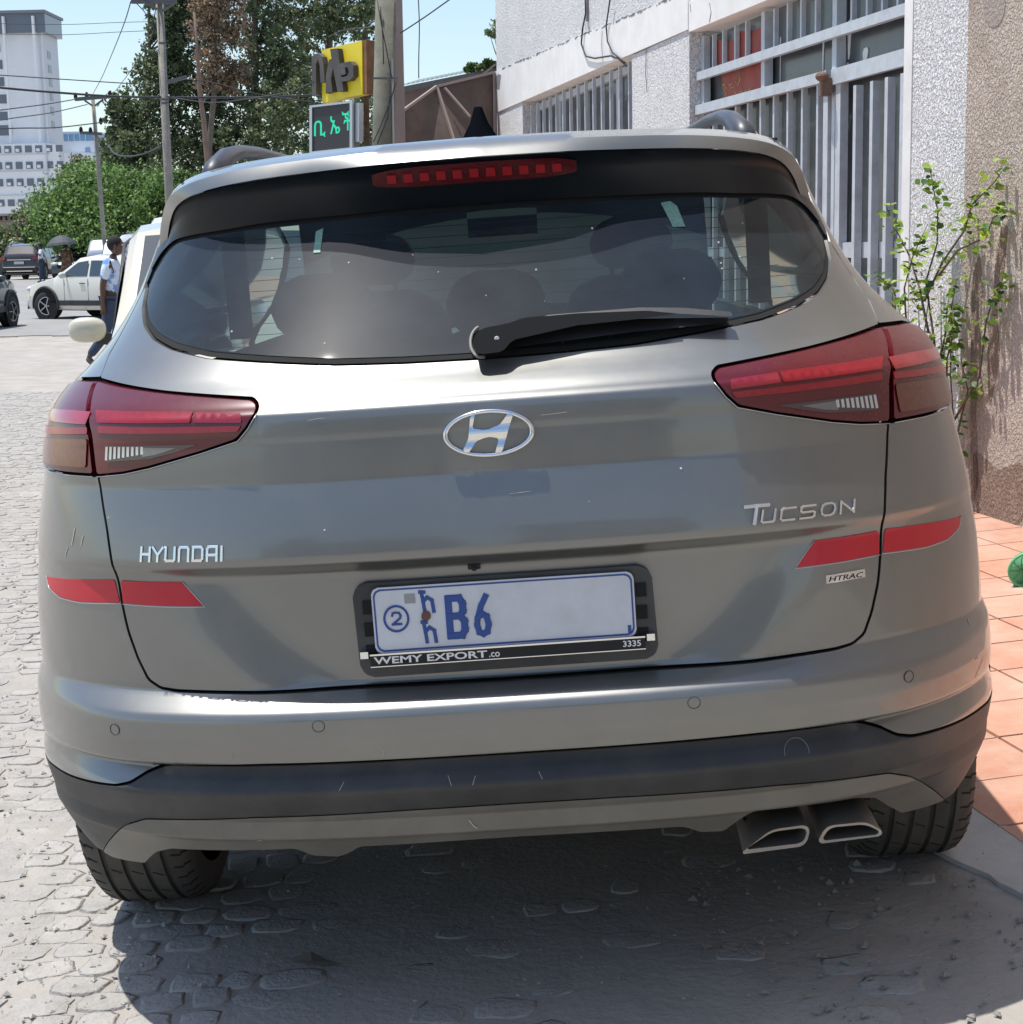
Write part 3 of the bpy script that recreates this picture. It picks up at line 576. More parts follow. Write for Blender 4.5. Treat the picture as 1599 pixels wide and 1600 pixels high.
# wheels
def wheel(x, y, name='wheel'):
    R0 = .355; w0 = .245; mb = MB(); sg = 1 if x > 0 else -1
    prof = []
    T = [(-.1175,.27),(-.120,.30),(-.113,.327),(-.100,.341),(-.084,.347)]
    for gx in (-.064, -.022, .022, .064): T += [(gx-.006,.3505),(gx-.0045,.343),(gx+.0045,.343),(gx+.006,.3505)]
    T += [(.084,.347),(.100,.341),(.113,.327),(.120,.30),(.1175,.27)]
    mb.lathe([(r, h) for h, r in T], 64, 'x', (x, y, R0)); mb.mi = 1
    for k in range(54):
        a = 2*math.pi*k/54; 
        for x0, x1, r0, r1 in ((-.113,-.100,.3272,.3412), (-.100,-.080,.3412,.3478), (.080,.100,.3478,.3412), (.100,.113,.3412,.3272)):
            ca, sa = math.cos(a), math.sin(a); ca2, sa2 = math.cos(a+.02), math.sin(a+.02)
            mb.bar((x+x0, y+r0*ca, R0+r0*sa), (x+x1, y+r1*ca2, R0+r1*sa2), .0018, .0046, up=(0, -sa, ca))
        for xc in (-.043, 0, .043):
            a2 = a+.03*xc*20; ca, sa = math.cos(a2), math.sin(a2); ca2, sa2 = math.cos(a2+.04), math.sin(a2+.04)
            if k % 2 == 0: mb.bar((x+xc-.012, y+.3500*ca, R0+.3500*sa), (x+xc+.010, y+.3500*ca2, R0+.3500*sa2), .0022, .0030, up=(0, -sa, ca))
    o = mb.build(name, [rubber, rubdk], car, ang=40)
    r = MB(); r.lathe([(.0, .09*sg), (.05, .10*sg), (.06, .085*sg), (.23, .10*sg), (.262, .112*sg), (.27, .10*sg), (.27, -.1*sg)], 32, 'x', (x, y, R0)); r.build('rim', M('rim_dark', (.12, .12, .125), .3, .8), o, ang=30)
for x, y in ((-.842,.90),(.842,.90),(-.82,3.58),(.82,3.58)): wheel(x, y)
# exhaust tips
def tip(poly, y):
    n = len(poly); c = np.mean(poly, 0); lo = [(p[0], y, p[1]) for p in poly]; bk = [(c[0]+(p[0]-c[0])*.92, y+.20, c[1]+.012+(p[1]-c[1])*.95) for p in poly]
    inn = [(c[0]+(p[0]-c[0])*.88, y+.001, c[1]+(p[1]-c[1])*.72) for p in poly]; inb = [(c[0]+(p[0]-c[0])*.80, y+.16, c[1]+.01+(p[1]-c[1])*.66) for p in poly]
    mb = MB(); R_ = lambda a, b: [(a*n+i, a*n+(i+1) % n, b*n+(i+1) % n, b*n+i) for i in range(n)]
    mb.add(bk+lo+inn+inb, R_(0, 1)+R_(1, 2)+R_(2, 3)); o = mb.build('exhaust_tip', steel, car, ang=40)
    MB().prism([(p[0], p[2]) for p in inb], lambda u, v: (u, y+.11, v), lambda u, v: (u, y+.16, v)).build('exhaust_bore', dark, o)
tip(rnd_poly([(.402,.312),(.524,.321),(.533,.352),(.524,.361),(.462,.356)], .008, 2), .10)
tip(rnd_poly([(.543,.323),(.660,.331),(.664,.340),(.636,.360),(.562,.357)], .008, 2), .10)
MB().tube([(.48, .25, .355), (.50, .6, .36), (.2, 1.0, .36)], .03, 8).tube([(.60, .25, .36), (.55, .6, .37)], .03, 8).build('exhaust_pipe', steel, car, smooth=True)
# under body and cabin
MB().box((0, 2.3, .50), (1.36, 4.0, .34)).box((0, .36, .46), (1.2, .35, .14)).build('underbody', dark, car)
MB().box((0, 2.0, .70), (1.55, 2.9, .06)).box((0, .37, .62), (1.42, .40, .03)).box((-.83, 2.1, .76), (.17, 3.1, .03)).box((.83, 2.1, .76), (.17, 3.1, .03)).box((-.74, 1.9, .95), (.03, 2.6, .5)).box((.74, 1.9, .95), (.03, 2.6, .5)).build('cabin_floor', seatm, car)
# windscreen, bonnet and front
wsx = np.linspace(-.62, .62, 12); V = []
for t, yy, zz in ((0, 2.4, 1.60), (.5, 2.72, 1.38), (1, 3.05, 1.12)):
    for x in wsx: V.append((x*(1+.12*t), yy+.06-.10*(x/.62)**2, zz-.03*(x/.62)**2))
link('windscreen', mesh('windscreen', V, [(r*12+i, r*12+i+1, (r+1)*12+i+1, (r+1)*12+i) for r in range(2) for i in range(11)], True), wglass, car)
fx_ = np.linspace(-.90, .90, 19); V = []; prof = [(3.05,1.12),(3.4,1.09),(3.8,1.04),(4.1,.98),(4.3,.90),(4.40,.78),(4.44,.6),(4.42,.45),(4.38,.28)]
for yy, zz in prof:
    for x in fx_: V.append((x*(1-.10*sm(yy, 4.0, 4.45)), yy-.45*sm(abs(x), .45, .95)*sm(yy, 3.3, 4.2)**2, zz-.06*abs(x/.9)**4))
link('front_bodywork', mesh('front_bodywork', V, [(r*19+i, r*19+i+1, (r+1)*19+i+1, (r+1)*19+i) for r in range(8) for i in range(18)], True), paint, car)
def seat(x, y, wd, zt, zh, name='seat'):
    m = MB(); m.prism(rnd_poly([(x-wd/2, .75), (x+wd/2, .75), (x+wd*.40, zt), (x-wd*.40, zt)], .07, 2), lambda u, v: (u, y-.09*(v-.75), v), lambda u, v: (u, y+.13-.09*(v-.75), v))
    o = m.build(name, seatm, car); hw = .125
    MB().prism(rnd_poly([(x-hw, zh-.15), (x+hw, zh-.15), (x+hw*.9, zh), (x-hw*.9, zh)], .045, 2), lambda u, v: (u, y-.05, v), lambda u, v: (u, y+.06, v)).build('headrest', seatm, o)
    MB().bar((x-.06, y, zt-.03), (x-.06, y, zh-.1), .012).bar((x+.06, y, zt-.03), (x+.06, y, zh-.1), .012).build('headrest_post', seatm, o)
for x in (-.42, 0, .42): seat(x, 1.25, .42, 1.25, 1.40 if x else 1.38)
for x in (-.38, .38): seat(x, 2.15, .50, 1.33, 1.50)
MB().box((0, 2.85, 1.0), (1.4, .3, .2)).box((0, 2.55, 1.50), (.22, .03, .06)).build('dashboard', seatm, car)
MB().box((-.66, 1.45, 1.42), (.05, .06, .34)).box((.66, 1.45, 1.42), (.05, .06, .34)).box((0, 1.45, 1.60), (1.2, 1.7, .02)).build('head_lining', seatm, car)
# ------------------------------------------------------------------ setting materials
groundm = M('lane_dust', (.345, .322, .29), .95, var=.16, vs=3.0, bump=.006, bs=45, dirt=(.20, .19, .175), ds=1.3, damt=.4, coords='w', detail=8)
asph = M('asphalt', (.25, .245, .24), .92, var=.10, vs=1.5, bump=.002, bs=120, dirt=(.33, .32, .30), ds=.35, damt=.7, coords='w', detail=8)
stonem = M('cobble_stone', (.34, .322, .298), .9, var=.16, vs=14, bump=.007, bs=75, dirt=(.38, .37, .35), ds=9, damt=.8, rnd=.08, coords='w')
stoned = M('loose_stone', (.33, .32, .30), .95, var=.2, vs=30, rnd=.3, coords='w')
tilem = M('red_tile', (.48, .225, .15), .7, var=.10, vs=9, bump=.0015, bs=90, dirt=(.50, .37, .29), ds=2.2, damt=.95, dth=(.38, .66), rnd=.10, coords='w')
grout = M('grout', (.44, .27, .20), .95, var=.15, vs=20, coords='w')
conc = M('pale_concrete', (.46, .45, .42), .9, var=.12, vs=6, bump=.003, bs=60, dirt=(.28, .27, .25), ds=4, damt=.5, coords='w')
def roughcast(name, col, d, sc, dirtc, ds, dm, pit=.35):
    m = M(name, col, .95, var=.05, vs=2, dirt=dirtc, ds=ds, damt=dm, coords='w', detail=6)
    t = m.node_tree; L = t.links.new; N = t.nodes.new; b = t.nodes['Principled BSDF']; ge = N('ShaderNodeNewGeometry')
    a = N('ShaderNodeTexNoise'); a.inputs['Scale'].default_value = sc; a.inputs['Detail'].default_value = 3; a.inputs['Roughness'].default_value = .5; a.inputs['Distortion'].default_value = .6
    L(ge.outputs['Position'], a.inputs['Vector']); r = N('ShaderNodeMapRange'); r.inputs[1].default_value = .38; r.inputs[2].default_value = .62; L(a.outputs['Fac'], r.inputs[0])
    bp = N('ShaderNodeBump'); bp.inputs['Distance'].default_value = d; bp.inputs['Strength'].default_value = 1; L(r.outputs[0], bp.inputs['Height']); L(bp.outputs[0], b.inputs['Normal'])
    # pits darkened in the colour, standing in for their self-shadow
    src = b.inputs['Base Color'].links[0].from_socket; pr = N('ShaderNodeMapRange'); pr.inputs[1].default_value = .35; pr.inputs[2].default_value = .45; pr.inputs[3].default_value = pit; pr.inputs[4].default_value = 0
    L(a.outputs['Fac'], pr.inputs[0]); mx = N('ShaderNodeMix'); mx.data_type = 'RGBA'; L(pr.outputs[0], mx.inputs[0]); L(src, mx.inputs[6]); mx.inputs[7].default_value = (col[0]*.25, col[1]*.25, col[2]*.27, 1); L(mx.outputs[2], b.inputs['Base Color'])
    return m
whiterc = roughcast('white_roughcast', (.88, .88, .885), .014, 60, (.70, .68, .64), 1.2, .4, pit=.62)
tanrc = roughcast('tan_roughcast', (.60, .51, .43), .012, 62, (.26, .17, .12), .9, .75)
whitesm = M('white_plaster', (.80, .79, .77), .85, var=.04, vs=3, bump=.002, bs=14, dirt=(.55, .52, .47), ds=2.2, damt=.45, coords='w')
barm = M('pale_blue_paint', (.50, .545, .59), .5, var=.06, vs=12, bump=.0006, bs=90, dirt=(.25, .25, .25), ds=9, damt=.45, coords='w')
gpane = M('dark_door_sheet', (.035, .042, .048), .35, var=.25, vs=4, dirt=(.20, .20, .18), ds=5, damt=.4, coords='w', coat=.3)
# ------------------------------------------------------------------ ground
def axis(lo, hi, fine, far):
    a = [lo]; x = lo
    while x < hi:
        x += .35 if fine[0] < x < fine[1] else (2 if far[0] < x < far[1] else 25); a.append(x)
    return np.array(a)
gx = axis(-420, 420, (-6, 6), (-60, 60)); gy = axis(-120, 620, (-4, 17), (-40, 90))
V = [(x, y, float(z)) for y in gy for x, z in zip(gx, gz(gx, y))]; n = len(gx)
F = [(j*n+i, j*n+i+1, (j+1)*n+i+1, (j+1)*n+i) for j in range(len(gy)-1) for i in range(n-1)]
tag(link('ground', mesh('ground', V, F, True), groundm), kind='structure')
def sheet(name, x0, x1, y0, y1, dz, mat, nx=60, ny=60, kind='structure', edge=None, parent=None):
    X = np.linspace(x0, x1, nx+1); Y = np.linspace(y0, y1, ny+1); V = []
    for j, y in enumerate(Y):
        for x in X:
            yy = y+(edge(x) if edge and j == 0 else 0); V.append((x, yy, float(gz(x, yy))+dz))
    F = [(j*(nx+1)+i, j*(nx+1)+i+1, (j+1)*(nx+1)+i+1, (j+1)*(nx+1)+i) for j in range(ny) for i in range(nx)]
    return tag(link(name, mesh(name, V, F, True), mat, parent), kind=kind)
re_ = random.Random(4); ph = [re_.uniform(0, 6) for _ in range(6)]
edge = lambda x: sum(.12/(k+1)*math.sin(x*(1.3*(k+1))+ph[k]) for k in range(6))
road = sheet('road', -70, 12, 28.3, 74, .012, asph, 160, 60, edge=edge)
# ragged light seam where the asphalt starts
mb = MB()
x = -14.
while x < -4:
    l = re_.uniform(.3, 1.1); mb.bar(G(x, 28.15+edge(x)*.5, .008), G(x+l, 28.15+edge(x+l)*.5, .008), re_.uniform(.05, .12), .03); x += l+re_.uniform(.15, .8)
mb.build('broken_kerb', M('seam_stone', (.36, .33, .27), .9, var=.3, vs=8, coords='w'), road, kind='stuff')
# ------------------------------------------------------------------ cobbles
def stone_mesh(k):
    r = random.Random(k); n = 11; w, h = .5, .5; V = []; F = []
    ph_ = [r.uniform(-.12, .12) for _ in range(n)]; ra = []
    for i in range(n):
        a = 2*math.pi*(i+ph_[i]*.6)/n; c, s_ = math.cos(a), math.sin(a); q = 1/max(abs(c), abs(s_)); q = min(q, 1.27)*r.uniform(.86, 1.08)
        ra.append((.48*q*c, .48*q*s_))
    for sc, z in ((1., -.012), (.95, .0002), (.80, .0015)):
        for (a, b) in ra: V.append((a*sc, b*sc, z+r.uniform(-.0012, .0012)*(z > 0)))
    V.append((0, 0, .0019+r.uniform(-.0006, .0006)))
    for k_ in range(2):
        for i in range(n): i2 = (i+1) % n; F.append((k_*n+i, k_*n+i2, (k_+1)*n+i2, (k_+1)*n+i))
    for i in range(n): F.append((2*n+i, 2*n+(i+1) % n, 3*n))
    return V, F
SM = [stone_mesh(k) for k in range(14)]; SME = []
for V, F in SM:
    me = mesh('cobble', V, F, True, ang=55); me.materials.append(stonem); SME.append(me)
lane = tag(bpy.data.objects.new('cobbled_lane', None), kind='structure'); COL.objects.link(lane)
cells = []; r = random.Random(11); y = -1.2; row = 0
while y < 15.5:
    h = r.uniform(.082, .112); x = -9.0+r.uniform(0, .1)
    wob = r.uniform(-.01, .01)
    while x < 1.02:
        wd = r.uniform(.075, .150)
        vis = (x+wd > -1.0-.37*max(0, y+2.8)*1.0-.6)
        if r.random() > .05 and (x > -3.2-.22*max(y, 0)) and not (x > -.55 and y < 2.2 and r.random() < .62) and not (x > .35 and y < .75+.3*math.sin(x*5) and r.random() < .8):
            cells.append((x+wd/2, y+h/2+wob+r.uniform(-.012, .012)+.03*math.sin(x*1.7+row*.3), wd*.985, h*.99, r.randrange(14), r.uniform(-.3, .3), r.uniform(-.0022, .0018)-(.0024 if x > -.62 else 0)))
        x += wd
    y += h; row += 1
def score(c):
    d = math.hypot(c[0]-WL[0], c[1]-WL[1]); px = 844+(c[0]-WL[0])/(c[1]+2.8)*2600
    bad = 0 if (px > -10 and px < 1600 and c[1] > .02) else 100
    if px > 160 and c[1] > 1.25: bad = 100
    return d+bad+(1.2 if c[0] > -.72 else 0)
cells.sort(key=score); NB = []; 
for i, (x, y, wd, h, k, a, dz) in enumerate(cells):
    if i < 300:
        o = link('cobble', SME[k], None, lane); o.location = G(x, y, dz+.002); o.rotation_euler = (r.uniform(-.02, .02), -math.atan(.0507) if x > -1.2 else 0, a); o.scale = (wd, h, 1)
    else: NB.append((x, y, wd, h, k, a, dz))
AV = []; AF = []; off = 0
for x, y, wd, h, k, a, dz in NB:
    V, F = SM[k]; A = np.array(V); c, s_ = math.cos(a), math.sin(a); X = A[:, 0]*wd; Y = A[:, 1]*h
    wx = x+X*c-Y*s_; wy = y+X*s_+Y*c; AV.append(np.stack([wx, wy, gz(wx, wy)+A[:, 2]+dz+.002], 1)); AF += [tuple(q+off for q in f) for f in F]; off += len(V)
me = bpy.data.meshes.new('cobbles'); me.from_pydata(np.concatenate(AV).tolist(), [], AF); me.polygons.foreach_set('use_smooth', [True]*len(AF)); me.set_sharp_from_angle(angle=rad(55))
link('cobble_field', me, stonem, lane, kind='stuff')
# grit, pebbles
def grit(name, n, fn, smin, smax, mat, seed, label=None, cat=None):
    r = np.random.default_rng(seed); V = []; F = []
    base = np.array([(1,0,0),(-.5,.87,0),(-.5,-.87,0),(0,0,.9),(.2,.1,-.8)])
    for k in range(n):
        x, y = fn(r); s = smin+(smax-smin)*r.random()**2.5; a = r.random()*6.3; c, s_ = math.cos(a), math.sin(a)
        B = base*s*(.6+.8*r.random((5, 3))); X = B[:, 0]*c-B[:, 1]*s_+x; Y = B[:, 0]*s_+B[:, 1]*c+y; o = len(V); z = float(gz(x, y))+.004+s*.25
        V += [(p, q, z+t*.7) for p, q, t in zip(X, Y, B[:, 2])]; F += [(o, o+1, o+3), (o+1, o+2, o+3), (o+2, o, o+3), (o+1, o, o+4), (o+2, o+1, o+4), (o, o+2, o+4)]
    ob = link(name, mesh(name, V, F), mat, kind='stuff'); return tag(ob, label, cat)
def lf(r):
    y = r.random()**1.6*14-.1; x = -1.0-(y+2.8)*r.random()*.30+.4*(r.random()); return x, y
grit('grit', 5000, lf, .002, .011, stoned, 1, 'pale grit and small chips scattered over the cobbled lane left of the grey SUV', 'grit')
grit('rubble', 420, lambda r: (.35+.95*r.random(), .0+.85*r.random()), .002, .013, stoned, 2, 'loose rubble and pebbles on the ground behind the right rear wheel', 'rubble')
grit('rubble', 260, lambda r: (-.7+1.3*r.random(), .05+1.2*r.random()), .001, .006, stoned, 5, 'fine chips on the shaded ground under the bumper', 'rubble')
# crumbling concrete apron at the right
ap = []; r = random.Random(8)
cpts = [(1.02, .62), (.93, .80), (.90, 1.0), (.94, 1.6), (1.0, 2.6), (1.2, 2.6), (1.12, 1.2), (1.115, .9), (1.16, .70), (1.6, .35), (1.6, .10), (1.3, .16), (1.15, .30), (1.07, .45)]
cpts = rnd_poly(cpts, .04, 2); cpts = [(a+r.uniform(-.008, .008), b+r.uniform(-.008, .008)) for a, b in cpts]
MB().prism(cpts, lambda u, v: G(u, v, .012), lambda u, v: G(u, v, -.02)).build('concrete_apron', conc, kind='structure')
# red tiles along the building
FO = np.array([2.26, 4.7]); FU = np.array([-.1994, .9799]); FN = np.array([-.9799, -.1994])
def FW(u, w, z): p = FO+FU*u+FN*w; return Vector((p[0], p[1], z))
def fu(px, py, w=0.):
    d = ray(px, py); o = np.array([*(FO+FN*w), 0]); n3 = np.array([*FN, 0]); t = ((o-WL)@n3)/(d@n3); p = WL+d*t; return float((p[:2]-FO)@FU), float(p[2])
PW = 1.89; V = []
for uu in np.linspace(-4.7, 15, 80):
    for ww in np.linspace(0, PW, 8): c = FW(uu, ww, 0); V.append((c.x, c.y, float(gz(c.x, c.y))+.003))
pav = tag(link('pavement', mesh('pavement', V, [(j*8+i, j*8+i+1, (j+1)*8+i+1, (j+1)*8+i) for j in range(79) for i in range(7)], True), grout), kind='structure')
tb = MB(); tb.box((0, 0, 0), (1, 1, 1)); tme = mesh('tile', [(x*.5, y*.5, z) for x, y, z in [(-1,-1,-.01),(1,-1,-.01),(1,1,-.01),(-1,1,-.01),(-.985,-.985,.005),(.985,-.985,.005),(.985,.985,.005),(-.985,.985,.005)]], [(0,1,5,4),(1,2,6,5),(2,3,7,6),(3,0,4,7),(4,5,6,7)]); tme.materials.append(tilem)
r = random.Random(5); cnt = 0; u = -4.7; tw = .315; row = 0
while u < 6.0:
    w = 0.
    while w < PW-.05:
        c = FW(u+tw/2, w+tw/2, 0)
        if True:
            o = link('tile', tme, None, pav); o.location = (c.x, c.y, float(gz(c.x, c.y))+.009+r.uniform(-.001, .001)); o.rotation_mode = 'QUATERNION'; o.rotation_quaternion = (Matrix.Rotation(-math.atan(.0507)+r.uniform(-.003, .003), 3, 'Y') @ Matrix.Rotation(math.atan2(FU[1], FU[0]), 3, 'Z')).to_quaternion(); o.scale = (tw-.005, tw-.005, 1); cnt += 1
        w += tw
    u += tw; row += 1
# ------------------------------------------------------------------ right hand building
bld = thing('white_building', 'white roughcast building on the right with barred window and metal gate', 'building', (0, 0, 0))
def fbox(name, u0, u1, z0, z1, w0, w1, mat, parent, z0b=None, z1b=None, kind=None):
    z0b = z0 if z0b is None else z0b; z1b = z1 if z1b is None else z1b
    V = [FW(u0, w0, z0), FW(u1, w0, z0b), FW(u1, w1, z0b), FW(u0, w1, z0), FW(u0, w0, z1), FW(u1, w0, z1b), FW(u1, w1, z1b), FW(u0, w1, z1)]
    return MB().add(V, [(3, 2, 1, 0), (4, 5, 6, 7), (0, 1, 5, 4), (1, 2, 6, 5), (2, 3, 7, 6), (3, 0, 4, 7)][::1]).build(name, mat, parent)
D_ = -.30
GU0, GU1 = 1.50, 5.42; WU0, WU1 = 7.11, 11.98; FAR = 13.62; HT = 7.5
OT0, OT1 = 2.93, 2.985      # gate opening top at GU0, GU1
fbox('wall', GU1, WU0, -.3, 3.002, D_, 0, whiterc, bld)
fbox('wall', WU1, FAR, -.3, 3.05, D_, 0, whiterc, bld)
fbox('wall', WU0, WU1, -.3, .95, D_, 0, whiterc, bld)
fbox('wall', GU1, FAR, 3.28, HT, D_, -.006, whiterc, bld, 3.545, HT)
fbox('wall', .70, GU1, 3.20, HT, D_, -.010, whitesm, bld)
fbox('lintel_band', GU1, FAR, 3.003, 3.275, D_, .012, whitesm, bld, 3.052, 3.54)
fbox('lintel_band', .70, GU1, OT0, 3.198, D_, .004, whitesm, bld, OT1, 3.198)
fbox('pilaster', .70, GU0, -.3, OT0-.003, D_, .0, whiterc, bld)
fbox('smooth_edge', GU0-.10, GU0+.002, .1, OT0-.004, .0002, .006, whitesm, bld)
fbox('side_wall', FAR, FAR+.02, -.3, HT, -4, -.01, whiterc, bld)
# chipped plaster along the band edge, cracks
chipm = M('exposed_mortar', (.22, .215, .21), .95, var=.3, vs=40, coords='w'); r = random.Random(21)
mb = MB()
for k in range(90):
    u = r.uniform(5.5, 13.6); z = 3.275+(u-5.42)*.0323; l = r.uniform(.02, .10); mb.box(FW(u, .004, z+r.uniform(-.008, .006)), (.02, l, r.uniform(.006, .018)), Matrix.Rotation(math.atan2(FU[1], FU[0])-math.pi/2, 3, 'Z'))
mb.build('chipped_edge', chipm, bld, kind='stuff')
MB().prism([(13.35, 3.30), (13.55, 3.33), (13.60, 3.48), (13.40, 3.49), (13.22, 3.46)], lambda u, v: FW(u, .0135, v), lambda u, v: FW(u, .008, v)).build('plaster_patch', chipm, bld)
for pts in ([(4.75, 3.17), (4.55, 3.14), (4.42, 3.15), (4.30, 3.11), (4.1, 3.10)], [(4.9, 3.12), (4.86, 3.05), (4.9, 2.99)], [(5.38, 3.18), (5.36, 3.12)], [(6.6, 3.0), (6.62, 2.8), (6.58, 2.65)], [(8.1, 3.33), (8.12, 3.2), (8.08, 3.06)]):
    MB().tube([FW(a, .013 if a > GU1 else .005, b) for a, b in pts], .0035, 4).build('crack', chipm, bld)
MB().box(FW(8.72, -.0, 3.72), (.03, .05, .45), Matrix.Rotation(math.atan2(FU[1], FU[0])-math.pi/2, 3, 'Z')).build('down_pipe_stub', M('pipe_mauve', (.25, .23, .30), .7), bld)
def bars(parent, us, z0, z1, w, bw=.030, dp=.035, zfun=None, name='bar'):
    for u in us: fbox(name, u-bw/2, u+bw/2, z0, z1(u) if callable(z1) else z1, w-dp, w, barm, parent)
# window with bars
win = MB(); wn = fbox('window', WU0, WU1, .95, 3.0, -.26, -.20, gpane, bld)
for u0, u1, z0, z1 in ((WU0, WU0+.06, .95, 3.0), (WU1-.06, WU1, .95, 3.03), (WU0+.06, WU1-.06, 2.93, 3.0), (WU0+.06, WU1-.06, .95, 1.01)): fbox('frame', u0+.001, u1-.001, z0, z1, -.199, -.15, barm, wn)
for k in range(3): fbox('mullion', 8.25+1.25*k, 8.33+1.25*k, 1.01, 2.93, -.199, -.17, barm, wn)
bars(wn, [WU1-.16-.335*k for k in range(14)], .96, 2.99, -.06, .036, .03)
bars(wn, [], 0, 0, 0)
fbox('cross_bar', WU0, WU1, 1.80, 1.84, -.10, -.061, barm, wn)
# gate opening
gate = thing('metal_gate', 'pale blue metal gate with upright square bars between the white pillars on the right', 'gate', FW(3.4, -.1, .1))
gate.location = (0, 0, 0)
wg = -.09
bk = fbox('sheet', GU0, GU1, -.1, 2.95, -.20, -.165, gpane, gate)
for px_ in (1199, 1311):
    u = fu(px_, 140, wg-.03)[0]; fbox('post', u-.035, u+.035, 2.40, 2.94, wg-.06, wg-.001, barm, gate)
fbox('post', GU1-.075, GU1-.003, .1, 2.95, wg-.05, wg, barm, gate)
fbox('post', GU0+.003, GU0+.04, .1, 2.93, wg-.05, wg, barm, gate)
fbox('rail', GU0+.005, GU1-.005, 2.60, 2.66, wg, wg+.04, barm, gate, 2.63, 2.69)
um = fu(1305, 200, wg)[0]
fbox('rail', um+.02, GU1-.005, 2.365, 2.43, wg, wg+.05, barm, gate, 2.38, 2.45)
fbox('rail', GU0+.005, um-.02, 2.34, 2.43, wg, wg+.035, barm, gate)
bars(gate, [fu(p, y_, wg)[0] for p, y_ in ((1114, 80), (1130, 80), (1149, 70), (1166, 70), (1210, 60), (1231, 50), (1252, 50), (1275, 40), (1331, 20), (1355, 20), (1379, 10), (1403, 10))], 2.64, 2.93, wg, .026, .03)
lb = [fu(p, 250, wg+.02)[0] for p in (1150, 1170, 1190, 1212, 1232, 1254, 1277)]; d_ = (lb[0]-lb[-1])/6; lb = [lb[-1]+d_*k for k in range(9) if lb[-1]+d_*k < GU1-.1]
bars(gate, lb, .15, 2.37, wg+.02, .032, .032)
rb = [fu(p, 250, wg+.05)[0] for p in (1335, 1361, 1384, 1408)]
bars(gate, rb, .55, 2.30, wg+.05, .042, .045)
bars(gate, [um+.10, um-.10], .12, 2.37, wg+.02, .075, .05, name='stile'); bars(gate, [um], .12, 2.30, wg+.01, .05, .03, name='stile')
fbox('rail', GU0+.01, um-.14, 1.33, 1.42, wg-.04, wg-.001, barm, gate); fbox('rail', GU0+.01, um-.14, 1.10, 1.17, wg-.04, wg-.001, barm, gate)
fbox('rail', um+.14, GU1-.08, 1.33, 1.40, wg-.04, wg-.021, barm, gate); fbox('lower_plate', GU0+.01, GU1-.08, .15, .62, wg-.045, wg-.005, barm, gate)
MB().box(FW(um, wg+.06, 2.33), (.06, .09, .10)).ell(FW(um-.02, wg+.09, 2.39), (.04, .05, .03)).build('latch', M('rust', (.16, .10, .07), .8, var=.4, vs=60, coords='w'), gate)
for (a, b, c_) in ((fu(1300+11, 105, wg-.12)[0], 2.42, 0),):
    pass
u_, z_ = fu(1321, 108, -.16); fbox('notice', u_-.05, u_+.05, z_-.035, z_+.035, -.164, -.160, ltext, gate)
for px_, py_, sx, sz in ((1328, 62, .035, .12), (1353, 93, .045, .07), (1220, 95, .008, .16), (1287, 88, .012, .10)):
    u_, z_ = fu(px_, py_, -.16); MB().prism(rnd_poly([(u_-sx, z_+sz), (u_+sx, z_+sz*.9), (u_+sx*.5, z_-sz), (u_-sx*.1, z_-sz*.8)], .02, 1), lambda u, v: FW(u, -.160, v), lambda u, v: FW(u, -.164, v)).build('paint_drip', ltext, gate)
# red sheet hanging behind the bars
ps = thing('red_poster', 'torn red poster with yellow scribbled writing behind the upper gate bars', 'poster')
redm = M('poster_red', (.30, .045, .035), .7, var=.15, vs=7, dirt=(.26, .14, .08), ds=4, damt=.8, coords='w'); 
A_ = [fu(p, q, -.13) for p, q in ((1122, 62), (1140, 66), (1160, 48), (1175, 50), (1196, 38), (1196, 148), (1172, 153), (1134, 161), (1128, 120), (1120, 90))]
MB().prism(A_, lambda u, v: FW(u, -.128, v), lambda u, v: FW(u, -.134, v)).build('sheet', redm, ps)
yel = M('yellow_ink', (.50, .36, .12), .7)
def scrib(pts): MB().tube([FW(*((lambda t: (t[0], -.126, t[1]))(fu(p, q, -.126)))) for p, q in pts], .004, 4).build('pen_stroke', yel, ps)
scrib([(1130, 133), (1134, 131), (1137, 136), (1133, 140), (1137, 146), (1134, 153)]); scrib([(1140, 133), (1145, 130), (1142, 137), (1147, 135)]); scrib([(1150, 127), (1154, 133), (1158, 122), (1156, 112)])
scrib([(1148, 143), (1153, 148), (1158, 143)]); scrib([(1157, 148), (1160, 141), (1163, 149), (1166, 140), (1169, 148), (1174, 136), (1170, 140)])
# tan neighbour wall
tan = thing('tan_building', 'tan roughcast building at the right edge with dark damp stains', 'building')
def twall(w): pass
fbox('wall', -14, .70, -.3, 8, -.4, .035, tanrc, tan)
MB().prism(rnd_poly([fu(x, y, .04) for x, y in ((1534, -20), (1570, -20), (1571, 15), (1563, 38), (1550, 44), (1538, 30))], .02, 2), lambda u, v: FW(u, .0375, v), lambda u, v: FW(u, .03, v)).build('damp_stain', M('stain_grey', (.36, .30, .26), .95, var=.1, vs=30, coords='w', bump=.01, bs=60), tan)
for poly in ([(1519, 430), (1531, 392), (1535, 450), (1532, 560), (1524, 640), (1530, 760), (1517, 790), (1516, 600)], [(1566, 352), (1575, 350), (1568, 430), (1557, 470), (1562, 560), (1546, 640), (1541, 560), (1552, 470), (1556, 400)], [(1520, 700), (1560, 735), (1599, 720), (1599, 815), (1560, 828), (1522, 800)]):
    q = [fu(x, y, .04) for x, y in poly]; MB().prism(rnd_poly(q, .03, 2), lambda u, v: FW(u, .0372, v), lambda u, v: FW(u, .03, v)).build('damp_stain', roughcast('stained_roughcast', (.30, .21, .165), .012, 62, (.40, .30, .23), 7, .8), tan)
